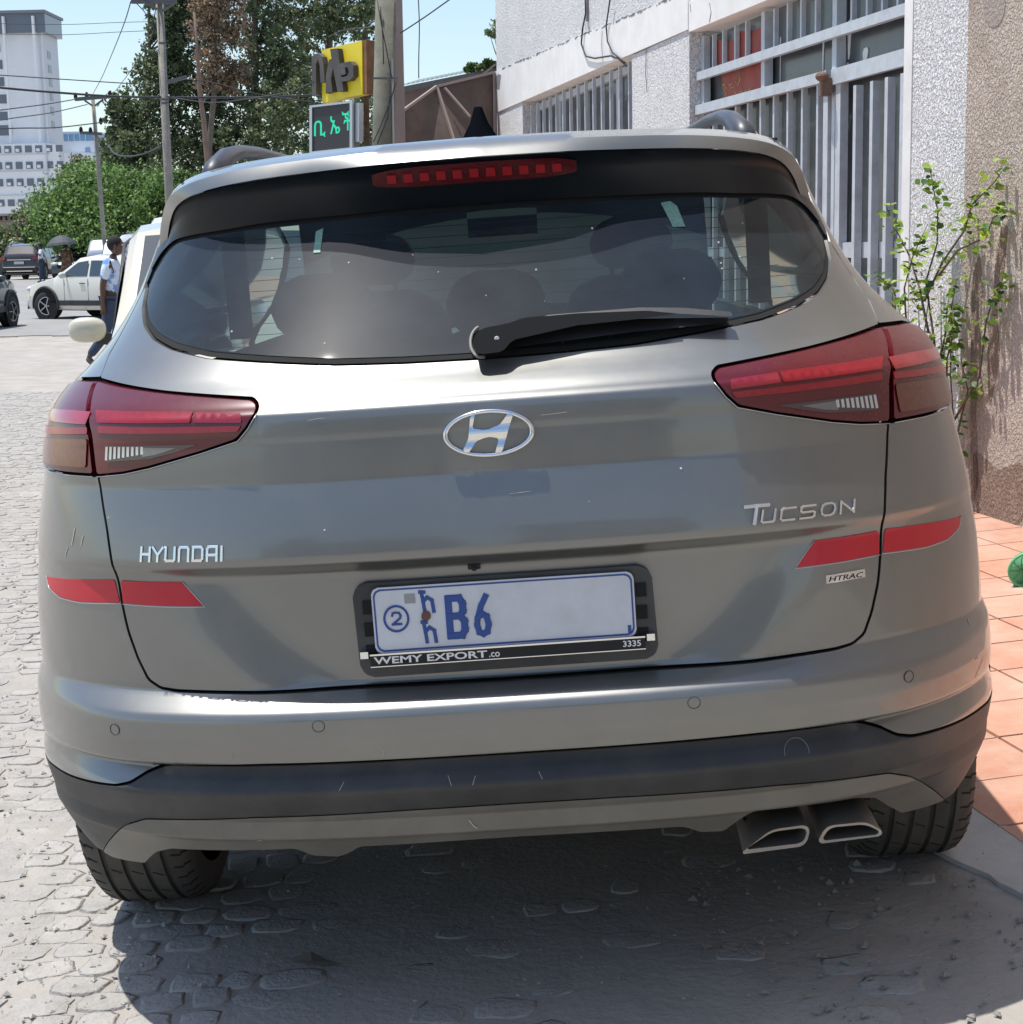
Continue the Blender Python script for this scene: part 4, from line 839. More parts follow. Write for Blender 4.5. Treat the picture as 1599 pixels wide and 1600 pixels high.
# hanging cables on the wall
cab = M('cable_black', (.03, .03, .035), .7)
def cable(pts, label, rr=.008): 
    o = MB().tube([FW(*((lambda t: (t[0], .03, t[1]))(fu(p, q, .03)))) for p, q in pts], rr, 5).build('cable', cab, smooth=True); tag(o, label, 'cable')
cable([(915, -8), (916, 20), (911, 45), (909, 68), (914, 82), (917, 88), (930, 91), (955, 87), (968, 92), (980, 103)], 'thin black cable looping over the white band and into the barred window')
cable([(955, -8), (948, 40), (950, 65), (958, 82), (968, 90), (978, 98)], 'second black cable hanging beside the loop above the barred window', .007)
# ------------------------------------------------------------------ climbing plant
plant = thing('leafy_plant', 'scrappy green climbing plant in front of the white pilaster', 'plant')
twig = M('twig', (.13, .10, .075), .9, var=.2, vs=40)
def leafmat(name, c, tr=.35, var=.35, vs=3.):
    m = M(name, c, .55, var=var, vs=vs, coords='w', rnd=.25); t = m.node_tree; b = t.nodes['Principled BSDF']; out = t.nodes['Material Output']
    tl = t.nodes.new('ShaderNodeBsdfTranslucent'); mx = t.nodes.new('ShaderNodeMixShader'); mx.inputs[0].default_value = tr
    t.links.new(b.inputs['Base Color'].links[0].from_socket, tl.inputs[0]); t.links.new(b.outputs[0], mx.inputs[1]); t.links.new(tl.outputs[0], mx.inputs[2]); t.links.new(mx.outputs[0], out.inputs[0]); return m
lfm = [leafmat('leaf_green', (.13, .24, .035)), leafmat('leaf_lime', (.30, .42, .06)), leafmat('leaf_dark', (.05, .12, .03))]
LME = []
for k, m_ in enumerate(lfm*2):
    c_ = .12 if k < 3 else -.05; me = mesh('leaf', [(0, 0, 0), (-.32, .35, c_), (-.25, .75, .05), (0, 1, -.06), (.25, .75, .05), (.32, .35, c_), (0, .5, -.04)], [(0, 6, 1), (1, 6, 2), (2, 6, 3), (3, 6, 4), (4, 6, 5), (5, 6, 0)], True); me.materials.append(m_); LME.append(me)
rp = random.Random(33)
stems = [([(1470, 600), (1462, 520), (1455, 440), (1460, 380), (1470, 330), (1468, 290), (1464, 262)], .10, 34), ([(1455, 470), (1480, 410), (1500, 360), (1530, 320), (1556, 285), (1568, 268)], .10, 40), ([(1460, 430), (1500, 390), (1530, 370), (1560, 340), (1568, 326)], .16, 26),
         ([(1455, 520), (1440, 450), (1420, 400), (1400, 350), (1392, 320)], .2, 24), ([(1440, 560), (1415, 500), (1390, 450), (1372, 430)], .2, 30), ([(1480, 620), (1490, 560), (1500, 520), (1496, 480)], .12, 26), ([(1500, 660), (1520, 590), (1545, 500), (1560, 460), (1566, 440)], .10, 26),
         ([(1420, 560), (1418, 500), (1425, 450), (1430, 400), (1440, 350)], .22, 28), ([(1460, 640), (1468, 560), (1478, 500), (1486, 440)], .15, 34), ([(1400, 520), (1380, 470)], .3, 8), ([(1490, 760), (1500, 680), (1510, 610), (1512, 560)], .10, 24), ([(1430, 620), (1432, 560), (1428, 520)], .2, 16)]
tot = 0
for pts, wo, nl in stems:
    P3 = []
    for i, (a, b) in enumerate(pts):
        u_, z_ = fu(a, b, wo); P3.append(FW(u_, wo+rp.uniform(-.04, .04), z_))
    MB().tube(P3, [.007-.005*i/(len(P3)-1) for i in range(len(P3))], 5).build('stem', twig, plant, smooth=True)
    for k in range(int(nl*2.1)):
        t = (rp.random()**.7)*(len(P3)-1.001); i = int(t); p = P3[i].lerp(P3[i+1], t-i)+Vector((rp.gauss(0, .028), rp.gauss(0, .028), rp.gauss(0, .028)))
        s_ = rp.uniform(.028, .056); o = link('leaf', LME[rp.choice([0, 0, 1, 1, 1, 2, 3, 4, 5])], None, plant); o.location = p; o.scale = (s_*1.15, s_, s_)
        o.rotation_euler = (rp.uniform(-.9, .6), rp.uniform(-.8, .8), rp.uniform(0, 6.28)); tot += 1
rp2 = random.Random(5)
for k in range(10):   # a few bare stems at the foot
    a = 1400+10*k+rp2.uniform(-5, 5); b = a+rp2.uniform(-15, 25); u0, z0 = fu(a, 700, .15); u1, z1 = fu(b, rp2.uniform(450, 560), .12)
    MB().tube([FW(u0, .15, z0-.6), FW(u0, .15, z0), FW((u0+u1)/2+.02, .14, (z0+z1)/2), FW(u1, .12, z1)], [.006, .005, .004, .002], 4).build('stem', twig, plant, smooth=True)
# green net basket at the edge of the pavement
bk_ = thing('green_basket', 'small green net basket lying on the red tiles at the right edge', 'basket', G(1.90, 3.46, 0))
grn = M('green_plastic', (.10, .45, .22), .5, rnd=.1); 
ringp = [Vector((.085*math.cos(t)*1.0, .02, .075+.07*math.sin(t))) for t in np.linspace(0, 2*math.pi, 25)]
MB().tube(ringp, .006, 6).build('rim', grn, bk_, smooth=True)
for k in range(10):
    t = 2*math.pi*k/10; MB().tube([Vector((.085*math.cos(t), .02, .075+.07*math.sin(t))), Vector((.05*math.cos(t), .10, .06+.045*math.sin(t))), Vector((0, .14, .05))], .002, 4).build('net_cord', grn, bk_)
MB().lathe([(.083, 0), (.06, .07), (.0, .12)], 16, 'y', (0, .025, .075)).build('net', leafmat('green_net', (.20, .50, .30), .5), bk_)
# litter
lm = M('dry_leaf', (.42, .33, .16), .8)
def litter(pts, x, y, label, mat, name='twig', cat='twig'):
    o = MB().tube([G(x+a, y+b, .015+c) for a, b, c in pts], .006, 5).build(name, mat, smooth=True); tag(o, label, cat)
litter([(-.10, -.01, .01), (-.02, 0, .012), (.03, .008, .008), (.055, .004, .004)], -2.15, 3.37, 'dry yellowish twig on the cobbles at the left edge', lm)
o = MB().add([G(-.50, .45, .010), G(-.46, .47, .016), G(-.42, .43, .012), G(-.45, .41, .022), G(-.38, .40, .012)], [(0, 1, 3), (1, 2, 3), (3, 2, 4)]).build('fallen_leaf', M('leaf_litter', (.20, .18, .14), .9)); tag(o, 'curled dry leaf on the shaded ground under the rear bumper', 'leaf')
# ------------------------------------------------------------------ far buildings
def boxb(name, x0, x1, y0, y1, z0, z1, mat, parent): return MB().box(((x0+x1)/2, (y0+y1)/2, (z0+z1)/2), (x1-x0, y1-y0, z1-z0)).build(name, mat, parent)
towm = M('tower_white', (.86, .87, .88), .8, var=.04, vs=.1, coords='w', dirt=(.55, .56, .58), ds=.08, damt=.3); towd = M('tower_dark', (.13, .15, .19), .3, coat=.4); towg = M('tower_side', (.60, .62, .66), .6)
tow = thing('office_tower', 'tall white office tower with dark glazed crown at the far left', 'tower', (0, 0, 0))
TY_ = 300.; tp_ = lambda px, py: at(px, py, TY_)
xl, xr = tp_(-160, 300).x, tp_(76, 200).x; zt = tp_(30, 52).z; zb = -1
def tz(py): return tp_(30, py).z
boxb('wall', xl, xr, TY_, TY_+9, tz(225), zt, towm, tow)
boxb('wall', xl-2, tp_(88, 300).x, TY_-2.5, TY_+3.5, zb, tz(226), towm, tow)
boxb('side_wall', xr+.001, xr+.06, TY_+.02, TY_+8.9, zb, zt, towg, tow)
boxb('crown', xl, tp_(73, 30).x, TY_-1, TY_+9.5, zt, tz(22), towd, tow); boxb('crown_cap', xl-.5, tp_(75, 30).x, TY_-1.6, TY_+10, tz(22), tz(17.5), towm if 0 else M('cap_grey', (.20, .22, .26), .6), tow)
for px_ in (14, 60): boxb('fin', tp_(px_-1.6, 100).x, tp_(px_+1.6, 100).x, TY_-1.8, TY_-1.0, tz(225), tz(27), towm, tow)
boxb('rain_pipe', tp_(67.5, 150).x, tp_(69.5, 150).x, TY_-.5, TY_-.01, tz(222), tz(53), towg, tow); boxb('rain_pipe', tp_(73.5, 150).x, tp_(75, 150).x, TY_-2.9, TY_-2.51, zb, tz(226), towg, tow)
for k in range(6): boxb('side_window', xr+.01, xr+.12, TY_+2, TY_+4, tz(90+22*k), tz(78+22*k), towd, tow)
wsm = towd
def win(px0, px1, py0, py1, y): o = boxb('window', tp_(px0, 200).x, tp_(px1, 200).x, y-.12, y-.02, tz(py1), tz(py0), wsm, tow); return o
for k, (a, b, c) in enumerate(((66, 80, 9), (93, 107, 11), (120, 134, 12), (147, 161, 14), (174, 187, 16), (195, 211, 19.5))):
    win(-3, c, a, b, TY_); win(-40, -12, a, b, TY_); win(-75, -50, a, b, TY_)
acm = M('ac_white', (.8, .82, .85), .5)
for a, b in ((229, 239.5), (254, 265), (280, 291.5), (312, 322.5)):
    for k in range(-5, 6):
        c = 12.3+16*k; win(c, c+10.5, a, b, TY_-2.5)
        if (k*7+int(a)) % 3: boxb('cooling_unit', tp_(c+3, 200).x, tp_(c+7.5, 200).x, TY_-3.3, TY_-2.63, tz(b-1), tz(b-5.5), acm, tow)
for py_ in (242, 268, 305): boxb('string_course', xl-2, tp_(88, 300).x+.05, TY_-2.75, TY_-2.51, tz(py_+1), tz(py_), towg, tow)
bb = thing('blue_building', 'pale building with blue ribbon windows beside the tower', 'building'); Y2 = 340.; q2 = lambda px, py: at(px, py, Y2)
pb = M('pale_blue_wall', (.55, .60, .68), .7); bgl = M('blue_glass', (.12, .26, .42), .15, coat=1.)
boxb('wall', q2(98, 250).x, q2(150, 250).x, Y2, Y2+20, -1, q2(130, 205).z, pb, bb); boxb('wall', q2(150.2, 250).x, q2(190, 250).x, Y2+3, Y2+20, -1, q2(130, 207).z, pb, bb)
boxb('window_band', q2(103, 250).x, q2(149, 250).x, Y2-.3, Y2-.01, q2(130, 220).z, q2(130, 209).z, bgl, bb)
for px_ in (110, 119, 128, 137): boxb('mullion', q2(px_, 250).x, q2(px_+.8, 250).x, Y2-.5, Y2-.31, q2(130, 220).z, q2(130, 209).z, pb, bb)
boxb('window', q2(135, 250).x, q2(142, 250).x, Y2-.2, Y2-.01, q2(130, 240).z, q2(130, 231).z, bgl, bb); boxb('window', q2(155, 250).x, q2(164, 250).x, Y2+2.8, Y2+2.99, q2(130, 234).z, q2(130, 226).z, bgl, bb)
boxb('annexe', q2(112, 250).x, q2(152, 250).x, Y2-6, Y2-.5, -1, q2(130, 241).z, towm, bb)
for k in range(5): boxb('railing', q2(95, 250).x, q2(113, 250).x, Y2-7, Y2-6.8, q2(105, 226+8*k).z, q2(105, 225+8*k).z, towg, bb)
lo = thing('low_building', 'low beige building with a flat roof at the left edge behind the dark SUV', 'building'); Y3 = 92.; q3 = lambda px, py: at(px, py, Y3)
beige = M('beige_wall', (.34, .31, .26), .9, var=.08, vs=1, coords='w')
boxb('wall', q3(-60, 350).x, q3(33, 350).x, Y3, Y3+10, -.5, q3(20, 345).z, beige, lo); boxb('roof', q3(-62, 350).x, q3(35, 350).x, Y3-.5, Y3+10.4, q3(20, 337).z, q3(20, 333.5).z, M('roof_grey', (.45, .43, .40), .9), lo)
boxb('fascia', q3(-60, 350).x, q3(33.5, 350).x, Y3-.15, Y3+9, q3(20, 345).z+.005, q3(20, 337).z-.005, M('fascia_rose', (.42, .34, .32), .9), lo)
for k in range(4): boxb('corbel', q3(4+8*k, 350).x, q3(5.5+8*k, 350).x, Y3-.3, Y3-.16, q3(20, 344).z, q3(20, 337.5).z, dark, lo)
boxb('wall_base', q3(-60, 350).x, q3(20, 350).x, Y3-.2, Y3-.05, .2, q3(20, 372).z, M('base_dark', (.10, .11, .10), .9), lo)
# ------------------------------------------------------------------ vegetation
def leaves(centres, radii, per, size, seed, squash=1., clump=.32, nc=None):
    r = np.random.default_rng(seed); C = []
    for c, R, k in zip(centres, radii, per):
        m = max(4, int(k/30)); d = r.normal(size=(m, 3)); d /= np.linalg.norm(d, axis=1)[:, None]; d *= (r.random((m, 1))**.42); cc = np.array(c)+d*np.array(R)
        q = cc[r.integers(0, m, k)]+r.normal(size=(k, 3))*clump*np.mean(R)*.5*np.array([1, 1, .75]); C.append(q)
    C = np.concatenate(C); n = len(C); a = r.normal(size=(n, 3)); a /= np.linalg.norm(a, axis=1)[:, None]; b = r.normal(size=(n, 3)); b -= (a*b).sum(1)[:, None]*a; b /= np.linalg.norm(b, axis=1)[:, None]
    s = size*(.6+.8*r.random((n, 1))); V = np.stack([C-a*s*.5, C+b*s*.28, C+a*s*.5, C-b*s*.28], 1).reshape(-1, 3)
    return V, np.arange(4*n).reshape(-1, 4)
def leafobj(name, V, F, mats, parent, seed=0, cuts=(.5,)):
    me = bpy.data.meshes.new(name); n = len(F); me.vertices.add(len(V)); me.vertices.foreach_set('co', V.ravel()); me.loops.add(4*n); me.loops.foreach_set('vertex_index', F.ravel().astype(np.int32))
    me.polygons.add(n); me.polygons.foreach_set('loop_start', np.arange(0, 4*n, 4, dtype=np.int32)); me.polygons.foreach_set('loop_total', np.full(n, 4, np.int32))
    for m_ in mats: me.materials.append(m_)
    me.polygons.foreach_set('material_index', np.random.default_rng(seed).integers(0, len(mats), n).astype(np.int32)); me.update(calc_edges=True); me.validate()
    return link(name, me, None, parent)
bark = M('bark', (.16, .125, .10), .95, var=.25, vs=6, bump=.02, bs=14)
fg = [leafmat('conifer_a', (.08, .12, .055), .25, .4, .5), leafmat('conifer_b', (.15, .20, .085), .3, .4, .5), leafmat('conifer_c', (.24, .26, .13), .3, .3, .5)]
fgl = [leafmat('lime_a', (.12, .20, .055), .35, .35, .8), leafmat('lime_b', (.19, .29, .08), .4, .3, .8), leafmat('lime_c', (.06, .12, .03), .3, .3, .8)]
fbr = [leafmat('dead_a', (.30, .20, .13), .2, .3, .8), leafmat('dead_b', (.19, .15, .09), .2, .3, .8)]
def tree(name, label, x, y, blobs, per, size, mats, seed, trunk=.16, group=None, th=None, cl=.32, cat='tree', limbs=True):
    r = random.Random(seed); b = G(x, y, -.1); t = thing(name, label, cat, b, group=group); top = max(c[2]+rr[2]*.6 for c, rr in blobs)-b.z if th is None else th
    rel = [(Vector(c)-b, rr) for c, rr in blobs]; tx = [Vector((0, 0, 0))]; 
    cxm = sum(c.x for c, _ in rel)/len(rel); 
    for k in range(1, 6): tx.append(Vector((cxm*(k/5)*.8+r.uniform(-.06, .06)*top*.3, r.uniform(-.1, .1), top*k/5)))
    m = MB(); m.tube(tx, [trunk*(1-.15*k) for k in range(6)], 8); tr = m.build('trunk', bark, t, smooth=True)
    if limbs:
        for c, rr in rel:
            zt_ = max(.3, c.z-rr[2]*r.uniform(.2, .9)); k = min(4, int(zt_/top*5)); p0 = tx[k].lerp(tx[k+1], max(0, min(1, zt_/top*5-k)))
            for q in range(2):
                e = c+Vector((r.uniform(-.5, .5)*rr[0], r.uniform(-.5, .5)*rr[1], r.uniform(-.1, .6)*rr[2])); mid = p0.lerp(e, .5)+Vector((0, 0, -.1*rr[2]))
                MB().tube([p0, mid, e], [trunk*.35, trunk*.22, trunk*.07], 5).build('limb', bark, t, smooth=True)
    V, F = leaves([tuple(c) for c, _ in rel], [rr for _, rr in rel], [per]*len(rel), size, seed, clump=cl)
    leafobj('crown', V.astype(np.float32), F, mats, t, seed); return t
SC_ = 2.2
def B(px, py, Y, rx, rz, ry=None): p = at(px, py, Y*SC_); return ((p.x, p.y, p.z), (rx*SC_, (ry or rx)*SC_, rz*SC_))
def BN(px, py, Y, rx, rz): p = at(px, py, Y); return ((p.x, p.y, p.z), (rx, rx, rz))
tree('cypress_tree', 'dark bushy conifer furthest left, behind the leaning wooden pole', at(228, 300, 83.6).x, 83.6, [B(215, 215, 38, 1.0, 1.1), B(240, 155, 38, 1.0, 1.1), B(195, 240, 37.5, .55, .8), B(262, 90, 38, .7, 1.0), B(275, 190, 38, 1.1, 1.4), B(262, 20, 38, .55, .9), B(187, 185, 38, .35, .6), B(290, 60, 38.5, .8, 1.3), B(240, 265, 37.5, 1.3, 1.0), B(300, 0, 38.5, .8, 1.2), B(290, -60, 38.5, .8, 1.2)], 2890, 0.212, fg[:2]+[fg[1]], 41, cl=.17)
tree('brown_tree', 'half dead conifer with rusty brown needles between the green trees', at(322, 262, 79.2).x, 79.2, [B(345, 60, 36, .65, .9), B(350, 10, 36, .6, .8), B(335, 105, 36, .5, .6), B(365, 120, 36, .4, .4), B(330, 20, 36, .5, .7), B(345, -40, 36, .6, .7)], 1530, 0.187, fbr, 42, trunk=0.22, cl=.24)
tree('tall_conifer', 'broad green conifer with drooping sprays in the middle of the trees', at(400, 300, 85.8).x, 85.8, [B(350, 190, 39, 1.0, 1.1), B(400, 150, 39, 1.1, 1.2), B(380, 225, 38, 1.2, .8), B(420, 80, 39, .9, 1.1), B(320, 235, 38, .9, .8), B(400, 30, 39.5, .8, .9), B(445, 200, 38, 1.0, 1.2), B(310, 140, 39, .7, .9), B(430, 250, 38, 1.1, .8), B(450, 130, 39, .8, 1.), B(390, -40, 39, .9, 1.), B(460, 20, 40, .7, .9)], 2254, 0.212, [fg[0], fg[1], fg[1], fg[2]], 33, trunk=0.40, cl=.17)
tree('tall_conifer', 'feathery conifer rising behind the yellow sign', at(500, 300, 90.2).x, 90.2, [B(490, 60, 41, .9, .9), B(520, 20, 41, 1.0, .7), B(480, 120, 41, .8, .9), B(500, 220, 40, 1.1, 1.2), B(550, 10, 41, .8, .6), B(470, 180, 40, .9, 1.), B(500, -50, 41, 1.2, .8), B(550, 200, 41, 1.0, 1.1), B(570, 110, 41.5, .55, .7), B(560, -60, 41, 1.1, .8), B(540, 270, 40, 1.2, .8)], 1989, 0.212, [fg[0], fg[1], fg[2]], 34, trunk=0.36, cl=.17)
tree('tall_conifer', 'conifer partly hidden by the thick wooden pole', at(575, 300, 94.6).x, 94.6, [B(575, 30, 43, .7, .8), B(590, 180, 43, .9, 1.2), B(600, 100, 43.5, .4, .6), B(580, 250, 43, .9, .9), B(590, -50, 43, .9, .8)], 1723, 0.212, fg, 45, trunk=0.28, cl=.17)
tree('rounded_shrub', 'large bright green rounded shrub behind the parked white cars', at(170, 400, 72.6).x, 72.6, [B(165, 300, 33, 1.2, .55), B(120, 325, 33, .9, .5), B(215, 325, 33, 1.0, .6), B(180, 350, 32.5, 1.4, .5), B(95, 350, 33, .5, .4), B(150, 280, 33.5, .6, .3), B(235, 300, 33, .6, .4), B(120, 365, 33, .9, .3)], 5200, 0.176, fgl, 46, trunk=0.16, th=2.6, cat='shrub', cl=.36)
tree('rounded_shrub', 'smaller bright green shrub at the foot of the leaning wooden pole', at(275, 380, 70.4).x, 70.4, [B(272, 300, 32, .55, .4), B(255, 330, 32, .7, .6), B(290, 330, 32, .7, .6), B(295, 290, 32, .35, .25)], 4000, 0.176, fgl, 47, trunk=0.12, th=2.2, cat='shrub', cl=.36)
tree('dusty_bush', 'dusty brownish bush left of the large green shrub', at(62, 400, 88).x, 88, [BN(55, 345, 88, 1.18, 0.88), BN(40, 375, 88, 1.76, 1.03), BN(60, 385, 88, 1.47, 1.03), BN(12, 383, 88, 1.76, 0.73), BN(75, 365, 88, 1.03, 1.03), BN(-20, 380, 88, 1.76, 0.88)], 1600, .2, [fgl[2], fg[2], fbr[1], fgl[0]], 48, trunk=.06, th=1.4, cat='bush', cl=.36)
tree('dry_bush', 'small dry bush with brown tips behind the large green shrub', at(130, 300, 79.2).x, 79.2, [B(128, 262, 36, .35, .35), B(112, 275, 36, .3, .3), B(145, 265, 36, .25, .25)], 1000, 0.135, [fbr[0], fgl[2]], 49, trunk=0.08, th=4.0, cat='bush')
tree('roof_creeper', 'tuft of green creeper on the corrugated roof by the white building', at(755, 112, 19.5).x, 19.5, [BN(752, 104, 19.3, .16, .07), BN(768, 100, 19.3, .12, .07), BN(738, 106, 19.3, .1, .05)], 260, .07, fgl, 50, trunk=.02, th=3.4, cat='creeper', limbs=False)
tree('distant_tree', 'tree sprig showing past the far corner of the white building', at(771, 60, 24).x, 24, [BN(771, 52, 24, .10, .10), BN(780, 60, 24, .3, .3)], 160, .09, fg, 51, trunk=.04, th=4.4)
# thin leaning trunk
t = thing('bare_tree', 'slim bare reddish tree trunk in front of the dark conifers', 'tree', (0, 0, 0)); m = MB(); p0 = at(326, 268, 30); m.tube([G(p0.x, 30, -.1), p0, at(322, 225, 30), at(319, 190, 30), at(312, 140, 30), at(309, 80, 30), at(304, 20, 30)], [.062, .058, .054, .05, .045, .035, .02], 7).build('trunk', M('red_bark', (.20, .13, .10), .9, var=.2, vs=5), t, smooth=True)
for a, b, c, d in ((312, 140, 300, 120), (314, 165, 330, 140), (309, 90, 318, 60), (305, 50, 292, 30)): MB().tube([at(a, b, 30), at(c, d, 30)], [.03, .012], 5).build('limb', bark, t)
# ------------------------------------------------------------------ poles, wires, signs
wood = M('pole_wood', (.27, .25, .22), .9, var=.18, vs=5, bump=.006, bs=20, dirt=(.13, .15, .09), ds=3, damt=.6)
wmet = M('pole_iron', (.10, .10, .105), .7)
wire_m = M('wire_black', (.035, .035, .04), .7)
woodd = M('mossy_wood', (.13, .135, .10), .9, var=.25, vs=4, bump=.006, bs=20, dirt=(.24, .22, .20), ds=2.5, damt=.7)
def pole(label, top, bot, r0, r1, arms, loc, wood=wood):
    t = thing('utility_pole', label, 'pole'); gp = G(bot.x+(bot.x-top.x)*((bot.z-0)/(max(.1, top.z-bot.z))), bot.y, -.3)
    MB().tube([gp, bot, top], [r1, r1*.98, r0], 14).build('post', wood, t, smooth=True)
    for a, b, w_ in arms: MB().bar(a, b, w_, w_).build('crossarm', wmet, t)
    return t
p1t, p1b = at(249, -14, 26), at(264, 285, 26)
t = pole('weathered wooden utility pole in front of the conifers, left of the roof rail', p1t, p1b, .062, .074, [(at(206, 2, 25.9), at(276, 2, 25.9), .07), (at(216, -2, 25.85), at(246, 14, 25.85), .04), (at(272, 5, 25.85), at(254, 17, 25.85), .04), (at(262, 128, 25.8), at(292, 120, 25.8), .06)], None)
for k, py_ in enumerate((66, 154, 160)): MB().tube([at(251+py_*.05+5.2*math.cos(a), py_+1.2*math.sin(a), 25.84) for a in np.linspace(0, math.pi, 8)], .02, 4).build('strap', wmet, t)
t = pole('distant wooden utility pole with two crossarms beside the tower', at(145.5, 153, 58), at(153.5, 252, 58), .065, .08, [(at(118, 155, 57.8), at(176, 150, 57.8), .12), (at(126, 207, 57.8), at(160, 209, 57.8), .10), (at(133, 157, 57.8), at(145, 165, 57.8), .06), (at(162, 155, 57.8), at(149, 165, 57.8), .06)], None)
for px_, py_ in ((118.5, 150), (136, 149), (172, 147), (127, 203), (142, 204), (158, 189)): MB().ell(at(px_, py_, 57.8), (.07, .07, .13), 8, 6).build('insulator', dark, t)
bt, bb_ = at(604, -12, 15.7), at(600, 230, 15.7)
t = pole('thick mossy wooden utility pole beside the signs', bt, bb_, .112, .128, [(at(582, 122, 15.55), at(622, 122, 15.55), .02)], None, woodd)
for pts in ([(590, 0), (597, 40), (604, 75), (611, 112), (613, 122)], [(622, 120), (610, 160), (596, 195), (584, 222)], [(610, 150), (606, 185), (590, 225)], [(595, 10), (599, 60), (600, 100)]): MB().tube([at(a, b, 15.54) for a, b in pts], .006, 4).build('cable_run', wire_m, t, smooth=True)
t = thing('concrete_post', 'square grey post standing just behind the mossy wooden pole', 'post'); pa, pb_ = at(621, -14, 16.3), at(623, 215, 16.3); MB().bar(G(pb_.x, 16.3, -.2), pa, .075, .11).build('shaft', M('post_rose', (.27, .22, .21), .85, var=.1, vs=4), t)
t2 = thing('thin_conduit', 'thin grey conduit strapped along the right of the mossy pole', 'conduit'); MB().tube([G(at(616, 228, 15.6).x, 15.6, 0), at(616, 228, 15.6), at(613.5, 92, 15.6)], .012, 6).build('tube', M('conduit_grey', (.35, .35, .36), .6), t2)
def wire(label, pts, r_=.012, name='overhead_wire', cat='wire'):
    P_ = [at(*p) for p in pts]; Q = []
    for i in range(len(P_)-1):
        a, b = P_[i], P_[i+1]
        for k in range(4):
            t = k/4; pm = P_[max(i-1, 0)]; pn = P_[min(i+2, len(P_)-1)]
            Q.append(.5*((2*a)+(b-pm)*t+(2*pm-5*a+4*b-pn)*t*t+(3*a-pm-3*b+pn)*t**3))
    Q.append(P_[-1]); o = MB().tube(Q, r_*.8, 5).build(name, wire_m, smooth=True); tag(o, label, cat)
wire('thick black overhead cable crossing in front of the tower and the conifers', [(-40, 133, 25), (60, 142, 25.4), (175, 150, 25.7), (260, 151.5, 26), (400, 152, 27), (496, 148, 28)], .024)
wire('upper thin overhead wire above the thick cable', [(-40, 114, 25), (0, 117, 25.2), (120, 125, 25.6), (225, 131, 26), (262, 128, 26)], .011)
wire('overhead wire running from the left edge up to the distant pole crossarm', [(-40, 178, 45), (0, 172, 48), (70, 163, 53), (118, 155, 57.6)], .022)
wire('lower of the two wires rising to the distant pole from the left edge', [(-40, 196, 45), (10, 186, 48), (80, 176, 53), (137, 163, 57.6)], .02)
wire('double wire reaching the lower crossarm of the distant pole', [(-40, 203, 45), (30, 200, 48), (90, 199, 53), (160, 191, 57.6)], .025)
wire('steep wire falling from the near crossarm to the distant pole', [(205, 2, 25.9), (195, 35, 31), (178, 78, 40), (160, 120, 50), (146, 146, 57.6)], .013)
wire('second steep wire slanting from the wooden pole towards the distant pole', [(242, 42, 26), (228, 75, 31), (205, 110, 40), (180, 143, 54)], .012)
wire('short wire from the near crossarm sloping to the pole', [(213, 4, 25.9), (226, 18, 25.9), (236, 33, 26), (244, 40, 26)], .010)
wire('sagging grey service cable between the distant pole and the wooden pole', [(170, 226, 40), (180, 240, 36), (200, 244, 33), (225, 240, 30), (255, 226, 26)], .022)
wire('faint high wire crossing the sky left of the wooden pole', [(-40, 36, 26), (95, 38, 26), (180, 35, 26), (250, 33, 26)], .006)
wire('second faint high wire just below the first', [(-40, 52, 26), (95, 54, 26), (180, 50, 26), (250, 47, 26)], .006)
wire('overhead wire slanting up to the right from the mossy pole', [(520, 58, 17), (560, 36, 16.6), (627, 50, 15.7)][:0]+[(627, 51, 15.7), (665, 26, 15), (710, -6, 14)], .009)
wire('wire crossing the foliage left of the mossy pole', [(515, 57, 18), (540, 46, 17), (583, 42, 15.8)], .008)
wire('vertical wire hanging in the sky right of the mossy pole', [(654, -10, 17), (656, 40, 17), (655, 90, 17), (655, 122, 17)], .008)
wire('pair of wires from the wooden pole towards the signs', [(262, 151, 26), (330, 160, 24), (400, 152, 21), (450, 143, 18.5), (490, 128, 16.6)], .010)
wire('overhead wire from the near crossarm through the conifers', [(270, 122, 26), (330, 128, 26), (400, 146, 26), (480, 158, 26), (500, 160, 26)], .010)
# signs
sg = thing('yellow_sign', 'yellow sign with big dark raised Amharic letters left of the mossy pole', 'sign')
S0 = [at(503, 78, 16.6), at(566, 63, 16.0), at(567, 147, 16.0), at(504, 161, 16.6)]
nrm = (S0[1]-S0[0]).cross(S0[3]-S0[0]).normalized(); nrm = nrm if nrm.y < 0 else -nrm
yelm = M('sign_yellow', (.78, .62, .02), .5, var=.05, vs=3, dirt=(.45, .36, .05), ds=3, damt=.4); brn = M('sign_letter', (.060, .055, .052), .6, dirt=(.16, .14, .13), ds=4, damt=.5)
def SP(u, v, d=0.): return S0[0].lerp(S0[1], u).lerp(S0[3].lerp(S0[2], u), v)+nrm*d
MB().prism([(0, 0), (1, 0), (1, 1), (0, 1)], lambda u, v: SP(u, v, 0), lambda u, v: SP(u, v, -.10)).build('board', yelm, sg)
MB().prism([(1.0, 0), (1.08, .0), (1.08, 1.0), (1, 1)], lambda u, v: SP(u, v, -.015), lambda u, v: SP(u, v, -.12)).build('side_frame', M('rusty_frame', (.20, .10, .05), .8, var=.3, vs=10), sg)
def px2uv(x, y): return ((x-503)/63.5, (y-(78-(x-503)*15/63))/84.)
def letter(px, d=.07, w=.1):
    poly = [px2uv(*q) for q in px]; MB().prism(poly, lambda u, v: SP(u, v, d), lambda u, v: SP(u, v, .004)).build('raised_letter', brn, sg)
letter([(495, 150), (495, 92), (499, 85), (506, 84), (512, 89), (514, 100), (516, 128), (509, 130), (508, 102), (505, 93), (502, 100), (502, 149)])
letter([(517, 147), (518, 118), (523, 94), (528, 92), (530, 104), (526, 122), (528, 144), (522, 145)])
